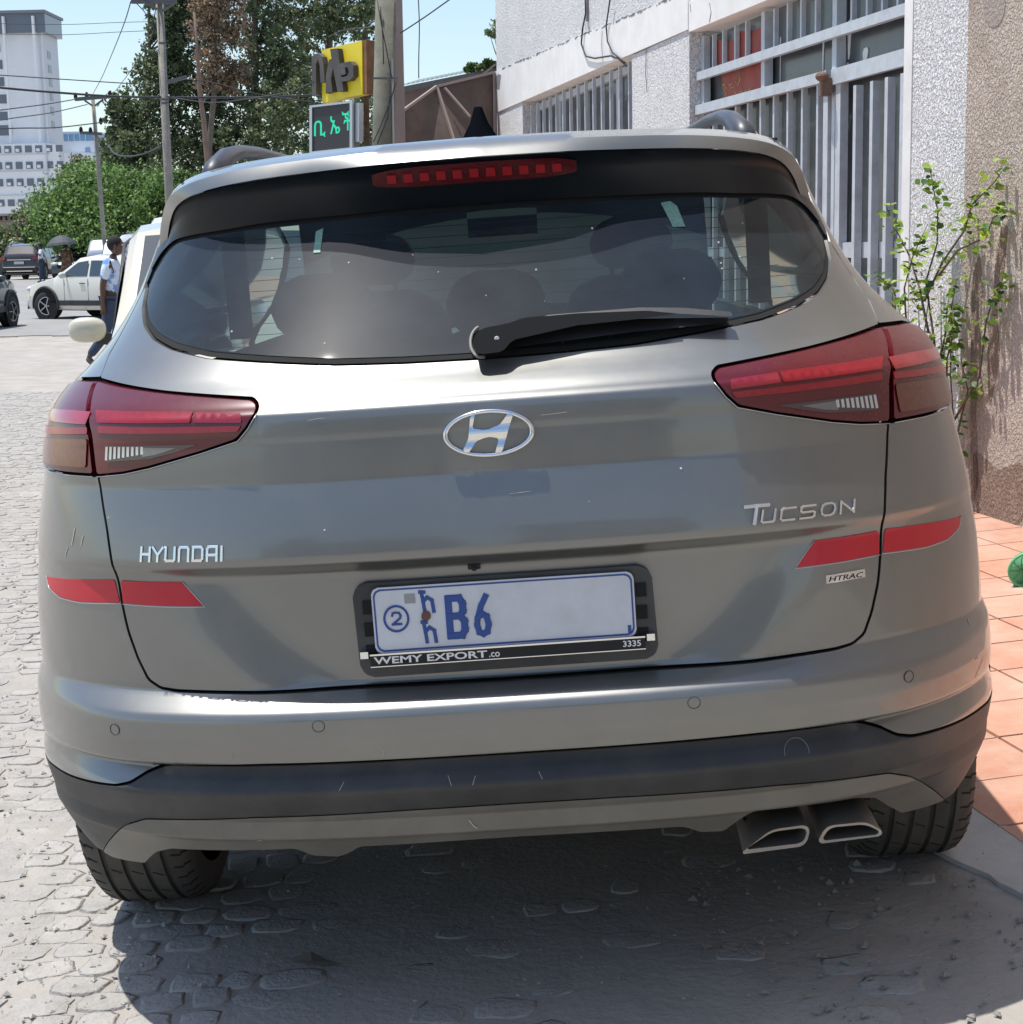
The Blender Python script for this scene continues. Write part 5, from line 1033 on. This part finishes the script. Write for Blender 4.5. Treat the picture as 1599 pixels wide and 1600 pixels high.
letter([(525, 77), (537, 76), (545, 143), (536, 144), (530, 110)])
letter([(537, 100), (556, 96), (561, 102), (561, 119), (555, 126), (542, 128), (540, 122), (551, 119), (554, 113), (552, 105), (538, 108)])
letter([(540, 108), (548, 106), (549, 116), (543, 118)])
sgp = thing('sign_post', 'rusty steel upright carrying the yellow sign and the display board', 'post'); pq = at(571, 200, 16.3); MB().bar(G(pq.x, 16.3, -.1), at(571, 70, 16.3), .055, .055).bar(at(560, 166, 16.3), at(571, 166, 16.3), .04).bar(at(556, 192, 16.3), at(571, 192, 16.3), .03).build('shaft', M('rusty_steel', (.13, .085, .06), .8, var=.3, vs=12), sgp)
ld = thing('led_sign', 'dark electronic display board with green Amharic letters below the yellow sign', 'sign')
L0 = [at(486, 165, 16.5), at(553, 157, 16.1), at(553, 233, 16.1), at(486, 240, 16.5)]; ln = (L0[1]-L0[0]).cross(L0[3]-L0[0]).normalized(); ln = ln if ln.y < 0 else -ln
def LP(u, v, d=0.): return L0[0].lerp(L0[1], u).lerp(L0[3].lerp(L0[2], u), v)+ln*d
alu = M('aluminium', (.50, .52, .55), .35, .7); MB().prism([(0, 0), (1, 0), (1, 1), (0, 1)], lambda u, v: LP(u, v, -.01), lambda u, v: LP(u, v, -.10)).build('casing', M('casing_grey', (.20, .21, .22), .6), ld)
MB().prism([(.06, .05), (.94, .05), (.94, .97), (.06, .97)], lambda u, v: LP(u, v, .004), lambda u, v: LP(u, v, -.01)).build('screen', M('screen_black', (.035, .034, .038), .5), ld)
for q in ([(0, 0), (.06, 0), (.06, 1), (0, 1)], [(.94, 0), (1, 0), (1, 1), (.94, 1)], [(.061, 0), (.939, 0), (.939, .045), (.061, .045)], [(.061, .96), (.939, .96), (.939, 1), (.061, 1)]): MB().prism(q, lambda u, v: LP(u, v, .02), lambda u, v: LP(u, v, -.012)).build('frame', alu, ld)
MB().prism([(1.01, .05), (1.10, .05), (1.10, .85), (1.01, .85)], lambda u, v: LP(u, v, -.02), lambda u, v: LP(u, v, -.09)).build('control_box', alu, ld)
grn_l = M('led_green', (.0, .25, .15), .5, emit=(.03, .85, .48), estr=.4)
for ch, u0, u1, v0, v1 in (('\u1262', .09, .36, .68, .33), ('\u12a4', .47, .70, .64, .27), ('\u127d', .74, .97, .60, .20)):
    A, F = fit_text(ch, u0, u1, v0, v1, offset=.008); A_ = [LP(a[0], a[1], .006) for a in A]; link('led_character', mesh('led', A_, F), grn_l, ld)
# ------------------------------------------------------------------ canopy and roof beside the building
cn = thing('tarpaulin_canopy', 'brown tarpaulin canopy stretched on a frame against the white building', 'canopy')
tarp = M('tarpaulin', (.105, .075, .065), .85, var=.18, vs=3, dirt=(.20, .16, .14), ds=1.6, damt=.5, coords='w'); rib = M('canopy_rib', (.30, .24, .22), .7)
ca = dict(a=at(618, 182, 17.0), b=at(683, 135, 17.6), c=at(773, 113, 18.0), d=at(774, 250, 18.0), e=at(618, 250, 17.0), f=at(720, 250, 17.3))
def pnl(*k): 
    pts = [ca[q] for q in k]; c = sum(pts, Vector())/len(pts); V = pts+[c+Vector((0, .06, -.04))]; n = len(pts); MB().add(V, [(i, (i+1) % n, n) for i in range(n)]).build('panel', tarp, cn)
pnl('a', 'b', 'f', 'e'); pnl('b', 'c', 'd', 'f')
for a, b in (('a', 'b'), ('b', 'c'), ('b', 'f'), ('c', 'd')): MB().bar(ca[a]+Vector((0, -.02, 0)), ca[b]+Vector((0, -.02, 0)), .03, .03).build('rib', rib, cn)
MB().bar(ca['b']+Vector((.1, -.03, -.02)), at(735, 182, 17.4), .022, .022).build('rib', rib, cn)
for q in ('a', 'c'): p = ca[q]; MB().bar(p, G(p.x, p.y+.02, 0), .04).build('post', rib, cn)
rf = thing('shed', 'low shed with a corrugated roof behind the brown canopy', 'shed')
ra, rb_ = at(628, 134, 18.8), at(777, 104, 19.4); rz = lambda d: d
V = []; nC = 40
for j, (dy, dz) in enumerate(((0, 0), (3.0, .35))):
    for i in range(nC+1): t = i/nC; p = ra.lerp(rb_, t); V.append((p.x, p.y+dy, p.z+dz+(.018 if i % 2 else 0)))
link('roof', mesh('roof', V, [(i, i+1, nC+2+i, nC+1+i) for i in range(nC)], False), M('roof_sheet', (.20, .25, .26), .6, var=.15, vs=2), rf)
MB().bar(ra+Vector((0, -.03, -.05)), rb_+Vector((0, -.03, -.05)), .04, .07).build('fascia', M('fascia_grey', (.13, .14, .14), .8), rf)
MB().add([ra+Vector((0, .1, -.06)), rb_+Vector((0, .1, -.06)), G(rb_.x, rb_.y+.1), G(ra.x, ra.y+.1)], [(3, 2, 1, 0)]).build('wall', M('shed_wall', (.22, .165, .15), .9, var=.1, vs=2), rf)
MB().bar(at(755, 116, 18.2), at(775, 100, 18.2), .02).build('stay', rib, rf)
# ------------------------------------------------------------------ other vehicles
tyre = M('tyre', (.03, .03, .03), .85); alloy = M('alloy', (.42, .43, .45), .3, .8); cwin = M('car_window', (.035, .05, .06), .08, coat=1.); lampw = M('lamp_clear', (.6, .62, .65), .2, coat=1.); lampr = M('lamp_red', (.35, .02, .02), .25, coat=1.)
trim = M('trim_black', (.03, .03, .032), .6)
PROF = {
 'suv': [(0,.62),(.03,.78),(.25,.95),(.95,1.04),(1.30,1.10),(1.95,-.05),(2.4,.0),(3.5,-.02),(4.05,-.12),(4.35,-.50),(4.46,-.70),(4.5,-1.1)],
 'hatch': [(0,.50),(.03,.66),(.22,.82),(.80,.94),(1.10,1.0),(1.85,-.05),(2.3,.0),(3.0,-.03),(3.5,-.16),(3.78,-.50),(3.88,-.62),(3.9,-1.0)],
 'van': [(0,.60),(.03,.85),(.12,1.02),(.35,1.15),(.50,1.22),(1.20,-.08),(1.7,.0),(4.2,.0),(4.62,-.04),(4.74,-.35),(4.80,-1.0),(4.82,-1.5)]}
def vehicle(name, label, cat, kind, x, y, rot, Wd, H, mat, group=None, belt=None, steer=0., glassy=cwin, rimr=.62, sr=None, clad=True, plate=True, z=None, extra=None, tum=.26):
    pr = [(t, (zz if zz > .2 else H+zz)) for t, zz in PROF[kind]]; L = pr[-1][0]; b = G(x, y) if z is None else Vector((x, y, z)); car_ = thing(name, label, cat, b, (0, 0, rot), group)
    belt = belt or (.98 if kind != 'van' else 1.15); hw = Wd/2; wr_ = .33; zb = .24
    topz = lambda t: float(np.interp(t, [p[0] for p in pr], [p[1] for p in pr]))
    wf = lambda t: hw*(1-.16*abs((t-L/2)/(L/2))**5)
    def sec(t):
        T = topz(t); w_ = wf(t); bl = min(belt, T-.03)
        lo = [(0, zb+.0), (w_*.90, zb), (w_*.985, zb+.10), (w_, zb+.30), (w_, bl-.22), (w_*.975, bl)]
        gh = max(0., T-bl); wr = w_*.975-gh*tum
        up = [(wr+.0, T-.07*min(1, gh/.3)-.0), (wr-.05, T-.02*min(1, gh/.3)), (wr-.20, T+.005), (0, T+.02)] if gh > .06 else [(w_*.94, T-.012), (w_*.86, T), (w_*.5, T+.012), (0, T+.018)]
        return lo+up
    ts = sorted(set([p[0] for p in pr]+list(np.linspace(0, L, 26)))); S = [sec(t) for t in ts]; n = len(S[0]); V = []; F = []
    for t, s in zip(ts, S):
        V += [(p[0], t-L/2, p[1]) for p in s]+[(-p[0], t-L/2, p[1]) for p in s[1:-1][::-1]]
    m = 2*n-2
    for j in range(len(ts)-1):
        for i in range(m): F.append((j*m+i, j*m+(i+1) % m, (j+1)*m+(i+1) % m, (j+1)*m+i))
    F.append(tuple(range(m))[::-1]); F.append(tuple((len(ts)-1)*m+i for i in range(m)))
    link('body', mesh('body', V, F, True, ang=32), mat, car_)
    def sidex(t, zz):
        T = topz(t); w_ = wf(t); bl = min(belt, T-.03); return w_*.975-(zz-bl)*tum if zz > bl else w_
    i5 = [p for p in pr if p[1] > H-.1]; t0 = i5[0][0]; t1 = i5[-1][0]; tb = L-.30
    def swin(a, b_, nm='side_window'):
        tt = np.linspace(a, b_, 8)
        for sg_ in (1, -1):
            up = []; lo = []
            for t in tt:
                zt = min(H-.13, topz(t)-.12); zl = belt+.035
                if zt < zl+.02: zt = zl+.02
                up.append((sg_*(sidex(t, zt)+.010), t-L/2, zt)); lo.append((sg_*(sidex(t, zl)+.010), t-L/2, zl))
            V = lo+up; k = len(tt); link(nm, mesh(nm, V, [(i, i+1, k+i+1, k+i) for i in range(k-1)], True), glassy, car_)
    ws = pr[4][0] if kind != 'van' else .55
    mid = ws+.42+(t1-ws)*.38
    swin(ws+.30, mid-.04); swin(mid+.04, min(t1+.1, L-.75) if kind != 'van' else mid+1.3)
    if kind == 'van': swin(mid+1.4, L-.35)
    elif kind == 'suv': swin(min(t1+.1, L-.75)+.05, L-.42)
    def cross(nm, a, b_, out, wk, mat_):
        tt = np.linspace(a, b_, 6); V = []; xx = np.linspace(-1, 1, 9)
        for t in tt:
            T = topz(t)
            for q in xx: V.append((q*(sidex(t, T-.05)-.10)*wk, t-L/2+out*(.02)+out*.0, T+.030-.02*q*q))
        link(nm, mesh(nm, V, [(j*9+i, j*9+i+1, (j+1)*9+i+1, (j+1)*9+i) for j in range(5) for i in range(8)], True), mat_, car_)
    cross('windscreen', ws+.06, t0-.06, -1, .98, glassy)
    rr = [p for p in pr if p[0] > t1+.01]; cross('rear_window', t1+.10, (rr[0][0] if kind != 'van' else rr[0][0]+.0)-.02+(0 if kind != 'van' else .03), 1, .96, glassy)
    if kind == 'van': MB().box((0, L/2-.035, H-.48), (Wd*.74, .02, .52), Matrix.Rotation(rad(6), 3, 'X')).build('rear_glass', glassy, car_)
    for t in (.80 if kind != 'van' else .95, L-.82):
        for sg_ in (1, -1):
            xx = sg_*(hw-.105); front = t < 1.5; R_ = Matrix.Rotation(steer if front else 0, 3, 'Z')
            ar = MB(); ar.lathe([(wr_+.075, 0), (.0, .0)][::-1], 28, 'x', (sg_*(hw+.010), t-L/2, wr_+.02)); o = ar.build('arch_liner', dark, car_)
            if clad:
                c = MB(); pts = [Vector((sg_*(hw+.006), t-L/2+(wr_+.09)*math.cos(a), wr_+.02+(wr_+.09)*math.sin(a))) for a in np.linspace(-.2, math.pi+.2, 18)]; c.tube(pts, .030, 6).build('arch_trim', trim, car_, smooth=True)
            w_ = MB(); w_.lathe([(r_, h) for r_, h in [(.20, -.1), (wr_-.04, -.105), (wr_, -.085), (wr_, .085), (wr_-.04, .105), (.20, .1)]], 28, 'x'); w_ = w_.build('wheel', tyre, car_, ang=35); w_.location = (xx+sg_*.022, t-L/2, wr_); w_.rotation_euler = (0, 0, steer if front else 0)
            rm = MB(); rm.lathe([(.215, .106*sg_), (.205, .085*sg_), (.0, .07*sg_)], 24, 'x'); rm.mi = 1
            for k in range(5):
                a = 2*math.pi*k/5; rm.bar((.100*sg_, 0, 0), (.098*sg_, .20*math.cos(a), .20*math.sin(a)), .050, .022)
            rm.lathe([(.215, .095*sg_), (.215, .112*sg_), (.195, .112*sg_), (.195, .095*sg_)], 24, 'x'); rm.build('rim', [dark, alloy], w_)
    for sg_ in (1, -1):
        MB().ell((sg_*(hw*.70), -L/2+.10, .72 if kind != 'van' else .80), (.19, .10, .085), 12, 8).build('headlight', lampw, car_, smooth=True)
        zt_ = .98 if kind == 'suv' else (.85 if kind == 'hatch' else .95)
        MB().box((sg_*(hw*.80), L/2-.06, zt_), (.26 if kind == 'suv' else .14, .14, .13 if kind == 'suv' else .32), Matrix.Rotation(sg_*rad(-12), 3, 'Z')).build('tail_lamp', lampr, car_)
        mt = ws+.42; MB().ell((sg_*(hw+.10), mt-L/2, belt+.06), (.115, .055, .075), 14, 10).bar((sg_*(hw-.03), mt-L/2, belt+.02), (sg_*(hw+.06), mt-L/2, belt+.05), .03).build('wing_mirror', mat, car_, smooth=True)
        for tt in (mid-.18, mid+.85): MB().box((sg_*(hw+.008), tt-L/2, belt-.13), (.02, .16, .022)).build('door_handle', trim if mat is not None else mat, car_)
        MB().box((sg_*(hw+.003), L/2-L/2+.02*0+(0), zb+.16), (.014, L*.52, .12)).build('sill_trim', trim, car_)
        for tt in (ws+.35, mid, min(mid+1.1, L-1.1)):
            MB().box((sg_*(wf(tt)-.001), tt-L/2, .64), (.006, .010, .62)).build('door_seam', dark, car_)
    MB().box((0, L/2-.02, .46), (Wd*.86, .12, .20)).build('rear_bumper', trim if kind == 'suv' else mat, car_); MB().box((0, -L/2+.01, .42), (Wd*.82, .10, .22)).build('front_bumper', trim if kind == 'suv' else mat, car_)
    MB().box((0, -L/2-.03 if kind != 'van' else -L/2-.01, .62), (Wd*.48, .07, .13)).build('grille', dark, car_)
    if plate: MB().box((0, L/2+.055, .78 if kind == 'suv' else .6), (.46, .012, .13)).build('licence_plate', platew, car_); MB().box((0, -L/2-.055, .44), (.46, .012, .12)).build('licence_plate', platew, car_)
    MB().box((0, 0, .30), (Wd*.8, L*.9, .16)).build('underbody', dark, car_)
    return car_, L, topz
cream = M('cream_paint', (.56, .53, .42), .3, coat=1., dirt=(.4, .37, .3), ds=4, damt=.2); whitep = M('white_paint', (.78, .79, .80), .3, coat=1.); creamw = M('warm_white_paint', (.70, .68, .60), .3, coat=1.); silver = M('silver_paint', (.5, .52, .54), .3, .6, coat=1.)
dkbr = M('dark_brown_paint', (.035, .03, .033), .3, .4, coat=1.); dkgr = M('dark_grey_paint', (.06, .07, .075), .3, .5, coat=1.)
# dark SUV seen from behind, far left
xm = at(33, 438, 75).x
c_, L_, tz_ = vehicle('suv', 'dark brown SUV seen from behind on the road at the far left edge', 'car', 'suv', xm, 75+2.2, math.pi*0+rad(180)*0, 1.9, 1.66, dkbr, sr=1)
c_.rotation_euler.z = rad(180); 
hw_ = .95
MB().box((0, L_/2+.04, .92), (1.1, .03, .03)).box((0, L_/2+.06, .58), (1.5, .03, .03)).box((0, L_/2+.05, .40), (1.2, .03, .04)).build('chrome_strip', chrome, c_)
for s_ in (1, -1): MB().tube([(s_*.62, -.5, 1.67), (s_*.62, .6, 1.70), (s_*.60, 1.6, 1.66)], .03, 6).build('roof_rail', alu, c_)
# NB: vehicles point to -y locally; turned so that the tail faces the camera
# dark car cut by the left frame
nose = at(32, 500, 30.2).x; c_, L_, _ = vehicle('hatchback', 'dark grey car nosing in from the left edge, front wheel turned', 'car', 'suv', -12.15, 31.3, rad(180), 1.82, 1.56, dkgr, steer=rad(-8), z=-.06)
# cream hatchback facing left
nose = at(71, 480, 36.8).x; c_, L_, _ = vehicle('hatchback', 'off-white small hatchback facing left behind the man in the blue shirt', 'car', 'hatch', nose+1.55, 36.6, rad(-122), 1.72, 1.50, creamw, steer=rad(18), z=-.07)
# white minibus and pickups
vx = at(163, 366, 42).x; vehicle('minibus', 'white minibus seen from behind just right of the dark haired man', 'van', 'van', vx+.86, 44.5, rad(180), 1.72, 2.02, whitep)
vx = at(203, 345, 24).x; vehicle('minibus', 'white van roof and windscreen showing above the cream car', 'van', 'van', vx+.20, 27.5, rad(12), 1.80, 2.12, whitep, z=-.06)
vx = at(131, 370, 56).x; vehicle('pickup', 'white double cab vehicle seen from behind beside the umbrella', 'car', 'suv', vx+1.15, 58, rad(180+6), 1.82, 1.84, whitep, group=None)
vx = at(122, 372, 64).x; vehicle('suv', 'silver SUV with dark rear window beyond the white double cab', 'car', 'suv', vx+.7, 67, rad(180+4), 1.85, 1.84, silver)
vx = at(75, 410, 73).x; vehicle('small_car', 'small white car facing the camera behind the woman with the umbrella', 'car', 'hatch', vx+.75, 76, rad(2), 1.62, 1.45, whitep)
vx = at(86, 415, 70).x; vehicle('small_car', 'small dark car close to the left of the woman with the umbrella', 'car', 'hatch', vx+.55, 72.3, rad(-4), 1.62, 1.45, dkgr)
# cream car parked nose to nose with the grey SUV
cc_, L_, tz_ = vehicle('cream_car', 'cream car parked in front of the grey SUV, its wing mirror sticking out', 'car', 'suv', -1.80, 7.92, rad(11.5), 1.74, 1.68, cream, z=-.05, belt=.98, tum=.16)
for ch in list(cc_.children):
    if ch.name.startswith('wing_mirror'): bpy.data.objects.remove(ch)
for s_ in (1, -1):
    V = []; mb = MB(); ny = 12
    prof = [(-.5, .10), (-.46, .14), (-.30, .155), (0, .16), (.3, .15), (.46, .13), (.5, .07)]
    m_ = MB().ell((0, 0, 0), (.125, .07, .085), 20, 12); A = np.array(m_.V); A = np.sign(A)*np.abs(A/np.array([.125, .07, .085]))**.75*np.array([.110, .06, .075])
    m_.V = [tuple(a+np.array([s_*(.87+.13), -.70, 1.045])) for a in A]; o = m_.build('wing_mirror', cream, cc_, smooth=True)
    MB().bar((s_*.84, -.68, .98), (s_*.95, -.68, 1.0), .05, .07).build('mirror_foot', trim, o)
# window surrounds of the cream car
for s_ in (-1, 1): MB().tube([(s_*.855, -.62, 1.0), (s_*.812, -.30, 1.30), (s_*.785, -.02, 1.54), (s_*.78, .9, 1.58), (s_*.80, 1.6, 1.46)], .014, 6).build('window_trim', trim, cc_, smooth=True)
# ------------------------------------------------------------------ people
skin = M('dark_skin', (.095, .048, .03), .55); hairm = M('black_hair', (.012, .010, .010), .85)
def skinned(name, chain, edges, mat, parent, sub=2, root=0, loc=None):
    me = bpy.data.meshes.new(name); me.from_pydata([c[:3] for c in chain], edges, []); o = bpy.data.objects.new(name, me); COL.objects.link(o); o.parent = parent; me.materials.append(mat)
    md = o.modifiers.new('Skin', 'SKIN'); md.use_smooth_shade = True; sv = me.skin_vertices[0].data if me.skin_vertices else None
    if sv is None: bpy.context.view_layer.update(); sv = me.skin_vertices[0].data
    for i, c in enumerate(chain): sv[i].radius = (c[3], c[4] if len(c) > 4 else c[3]); sv[i].use_root = (i == root)
    sb = o.modifiers.new('Sub', 'SUBSURF'); sb.levels = sub; sb.render_levels = sub; return o
def person(label, loc, rot, J, shirt, trousers, shoe, skinm=skin, hair='short', dress=None):
    t = thing('person', label, 'person', loc, (0, 0, rot))
    # body: one continuous surface; local frame faces +x
    v = []; e = []
    def A(*p): v.append(p); return len(v)-1
    pel = A(*J['pelvis'], .115, .14); wst = A(*J['waist'], .105, .13); ch = A(*J['chest'], .115, .165); nk0 = A(*J['neck'], .055); nk1 = A(*(Vector(J['neck'])+Vector((.01, 0, .07))), .05); e += [(pel, wst), (wst, ch), (ch, nk0), (nk0, nk1)]
    for s_ in 'LR':
        sh = A(*J['sh'+s_], .058); el = A(*J['el'+s_], .042); wr = A(*J['wr'+s_], .030); e += [(ch, sh), (sh, el), (el, wr)]; d = (Vector(J['wr'+s_])-Vector(J['el'+s_])).normalized(); p = Vector(J['wr'+s_])+d*.045; pm = A(*p, .028, .036); e.append((wr, pm))
        for k in range(4): q = p+d*.045+Vector((.022*(k-1.5), 0, 0)); kn = A(*q, .0095); tipv = A(*(q+d*(.042-.006*abs(k-1.3))+Vector((.012, 0, 0))), .0078); e += [(pm, kn), (kn, tipv)]
        th = A(*(p+Vector((.034, .0, -.01))), .010); e.append((pm, th))
        hp = A(*J['hp'+s_], .095); kn = A(*J['kn'+s_], .060); an = A(*J['an'+s_], .040); e += [(pel, hp), (hp, kn), (kn, an)]
        ft = A(*(Vector(J['an'+s_])+Vector(J.get('toe'+s_, (.12, 0, -.05)))*.8), .034); e.append((an, ft))
    body = skinned('body', v, e, skinm, t, 1)
    hc = Vector(J['head']); m = MB(); m.ell(hc, (.098, .075, .125), 18, 14); Vh = []
    for q in m.V:
        q = Vector(q)-hc
        if q.z < -.03: q.x = q.x*(1+.10*min(1, -q.z/.1)) if q.x > 0 else q.x*(1+.9*q.z*2); q.y *= 1+q.z*1.6
        Vh.append(tuple(q+hc))
    m.V = Vh; m.prism([(.088, .02), (.115, -.022), (.09, -.032)], lambda a, b: hc+Vector((a, -.014, b)), lambda a, b: hc+Vector((a, .014, b))).ell(hc+Vector((.082, 0, -.062)), (.022, .026, .012), 8, 6)
    hd = m.build('head', skinm, t, smooth=True)
    for s_ in (1, -1): MB().ell(hc+Vector((0, s_*.077, -.01)), (.018, .010, .032), 8, 6).build('ear', skinm, hd, smooth=True); MB().ell(hc+Vector((.085, s_*.030, .012)), (.010, .013, .008), 8, 6).build('eye', ltext, hd, smooth=True)
    h = MB().ell(hc+Vector((-.016, 0, .028)), (.104, .083, .112), 18, 12); h.V = [q if (q[2]-hc.z) > -.02-.05*((q[0]-hc.x) < 0) else (hc.x+(q[0]-hc.x)*.8, hc.y+(q[1]-hc.y)*.8, max(q[2], hc.z-.06)) for q in h.V]; h.build('hair', hairm, hd, smooth=True)
    if shirt:
        v = []; e = []
        w0 = A(*(Vector(J['pelvis'])+Vector((0, 0, .0))), .128, .155); w1 = A(*J['waist'], .125, .155); w2 = A(*J['chest'], .130, .180); w3 = A(*(Vector(J['neck'])+Vector((0, 0, -.02))), .070); e += [(w0, w1), (w1, w2), (w2, w3)]
        for s_ in 'LR':
            a_, b_ = Vector(J['sh'+s_]), Vector(J['el'+s_]); i0 = A(*a_, .078); i1 = A(*a_.lerp(b_, .5), .066); i2 = A(*a_.lerp(b_, .78), .064); e += [(w2, i0), (i0, i1), (i1, i2)]
        skinned('shirt', v, e, shirt, t, 2)
    if trousers:
        v = []; e = []
        w0 = A(*J['pelvis'], .124, .15)
        for s_ in 'LR': a_ = A(*J['hp'+s_], .108); b_ = A(*J['kn'+s_], .078); c = A(*(Vector(J['kn'+s_]).lerp(Vector(J['an'+s_]), .93)), .062); e += [(w0, a_), (a_, b_), (b_, c)]
        skinned('trousers', v, e, trousers, t, 1)
    for s_ in 'LR':
        a_ = Vector(J['an'+s_]); tv = Vector(J.get('toe'+s_, (.12, 0, -.05))); v = []; e = []; i0 = A(*(a_+tv*-.25+Vector((0, 0, -.02))), .045); i1 = A(*(a_+tv*.35), .048, .045); i2 = A(*(a_+tv*1.15), .038, .045); e = [(i0, i1), (i1, i2)]; skinned('shoe', v, e, shoe, t, 1)
    return t
shirtm = M('blue_white_shirt', (.62, .70, .82), .85, dirt=(.12, .30, .62), ds=5.5, damt=.95, dth=(.50, .54)); greyj = M('blue_grey_cloth', (.25, .30, .42), .9); jean = M('jeans', (.035, .055, .10), .9); shoem = M('grey_shoe', (.09, .085, .08), .7)
mp = at(178, 500, 19.0); m_ = G(mp.x, 19.0)
J = dict(pelvis=(0, 0, .93), waist=(0, 0, 1.06), chest=(.02, 0, 1.26), neck=(.04, 0, 1.44), head=(.085, 0, 1.60), shL=(.02, .17, 1.38), elL=(.0, .21, 1.12), wrL=(.08, .20, .90), shR=(.0, -.17, 1.38), elR=(-.075, -.20, 1.10), wrR=(-.085, -.19, .84),
         hpL=(.01, .09, .86), knL=(.20, .09, .50), anL=(.26, .09, .10), hpR=(-.01, -.09, .86), knR=(-.10, -.09, .46), anR=(-.34, -.09, .16), toeL=(.14, 0, -.05), toeR=(.10, 0, -.12))
man = person('man with short black hair in a blue and white shirt walking past the cream car', m_, rad(3), J, shirtm, jean, shoem)
brd = M('brown_print_dress', (.10, .045, .03), .9, dirt=(.24, .17, .07), ds=9, damt=.9, dth=(.5, .56))
wp = at(106, 430, 64); wl = G(wp.x, 64)
J2 = dict(pelvis=(0, 0, .92), waist=(0, 0, 1.05), chest=(.0, 0, 1.24), neck=(.0, 0, 1.40), head=(.02, 0, 1.54), shL=(0, .17, 1.34), elL=(.05, .24, 1.12), wrL=(.16, .16, 1.28), shR=(0, -.17, 1.34), elR=(.03, -.24, 1.08), wrR=(.12, -.22, .86),
          hpL=(0, .09, .84), knL=(.05, .09, .48), anL=(.08, .09, .09), hpR=(0, -.09, .84), knR=(-.05, -.09, .48), anR=(-.10, -.09, .10))
wm = person('woman in a brown patterned dress holding a dark umbrella beyond the road', wl, rad(80), J2, brd, None, shoem)
MB().lathe([(.17, 1.1), (.20, .95), (.26, .6), (.32, .22), (.30, .20), (.0, .95)], 20, 'z').build('skirt', brd, wm, smooth=True)
um_ = thing('umbrella', 'dark grey open umbrella held by the woman in brown', 'umbrella', wl+Vector((-.02, -.1, 0)), (0, rad(-4), 0)); um_m = M('umbrella_cloth', (.045, .05, .06), .7)
m = MB(); nR = 8; rings = [(0, 1.98), (.22, 1.93), (.42, 1.82), (.58, 1.68), (.64, 1.58)]; V = [(0, 0, 1.99)]
for r_, z_ in rings[1:]:
    for k in range(16): a = 2*math.pi*k/16; rr_ = r_*(1 if k % 2 == 0 else .93); V.append((rr_*math.cos(a), rr_*math.sin(a), z_+(.0 if k % 2 == 0 else .02)))
F = [(0, 1+k, 1+(k+1) % 16) for k in range(16)]+[(1+j*16+k, 1+(j+1)*16+k, 1+(j+1)*16+(k+1) % 16, 1+j*16+(k+1) % 16) for j in range(3) for k in range(16)]
m.add(V, F).build('canopy', um_m, um_); MB().tube([(0, 0, 2.06), (0, 0, 1.18)], .010, 6).build('shaft', wmet, um_)
for k in range(8): a = 2*math.pi*k/8; MB().tube([(0, 0, 1.96), (.42*math.cos(a), .42*math.sin(a), 1.80), (.63*math.cos(a), .63*math.sin(a), 1.57)], .006, 4).build('rib', wmet, um_)
bp_ = at(66, 425, 68); J3 = {k: v for k, v in J2.items()}
person('distant bystander in a white top near the dark SUV', G(bp_.x, 68), rad(200), J3, M('white_top', (.7, .72, .75), .9), jean, shoem)
# ------------------------------------------------------------------ street behind the viewer (seen in the paintwork)
def house(label, x0, x1, y0, y1, h, mat, nm='street_house'):
    t = thing(nm, label, 'building'); boxb('wall', x0, x1, y0, y1, -1, h, mat, t)
    for zz in np.arange(1.2, h-1, 3.):
        for k in range(int((x1-x0)/3)):
            xx = x0+1+3*k; boxb('window', xx, xx+1.3, y1, y1+.05, zz, zz+1.4, towd, t)
    boxb('roof', x0-.3, x1+.3, y0-.3, y1+.3, h, h+.25, M('roof_slab', (.3, .28, .26), .9), t)
house('plain beige house across the street behind the viewer', -16, -3, -40, -30, 6.5, M('house_beige', (.38, .33, .27), .9))
house('brown house further along the street behind the viewer', -1, 9, -46, -34, 8.5, M('house_brown', (.28, .21, .16), .9))
for i, (x, y) in enumerate(((-9, -22), (-4.5, -26), (5.5, -24))):
    tree('street_tree', ['round street tree on the left behind the viewer', 'taller street tree in the middle behind the viewer', 'street tree on the right behind the viewer'][i], x, y, [((x+random.uniform(-1, 1), y+random.uniform(-1, 1), 3.2+.9*k), (1.5, 1.5, 1.1)) for k in range(3)], 1200, .26, fg, 60+i, trunk=.18)
for o in list(COL.objects):
    if o.parent is None and o.get('category'):
        n_ = o.name.split('.')[0]
        gname = {'utility_pole': 'wooden utility poles', 'overhead_wire': 'overhead wires', 'tall_conifer': 'tall conifers behind the signs', 'rounded_shrub': 'bright green shrubs', 'minibus': 'white minibuses', 'small_car': 'small cars far down the road',
                 'hatchback': 'cars crossing the junction', 'suv': 'cars far down the road', 'street_house': 'houses behind the viewer', 'street_tree': 'trees behind the viewer', 'cable': 'cables on the white wall', 'person': 'people in the street', 'rubble': 'rubble under the car'}.get(n_)
        if gname: o['group'] = gname
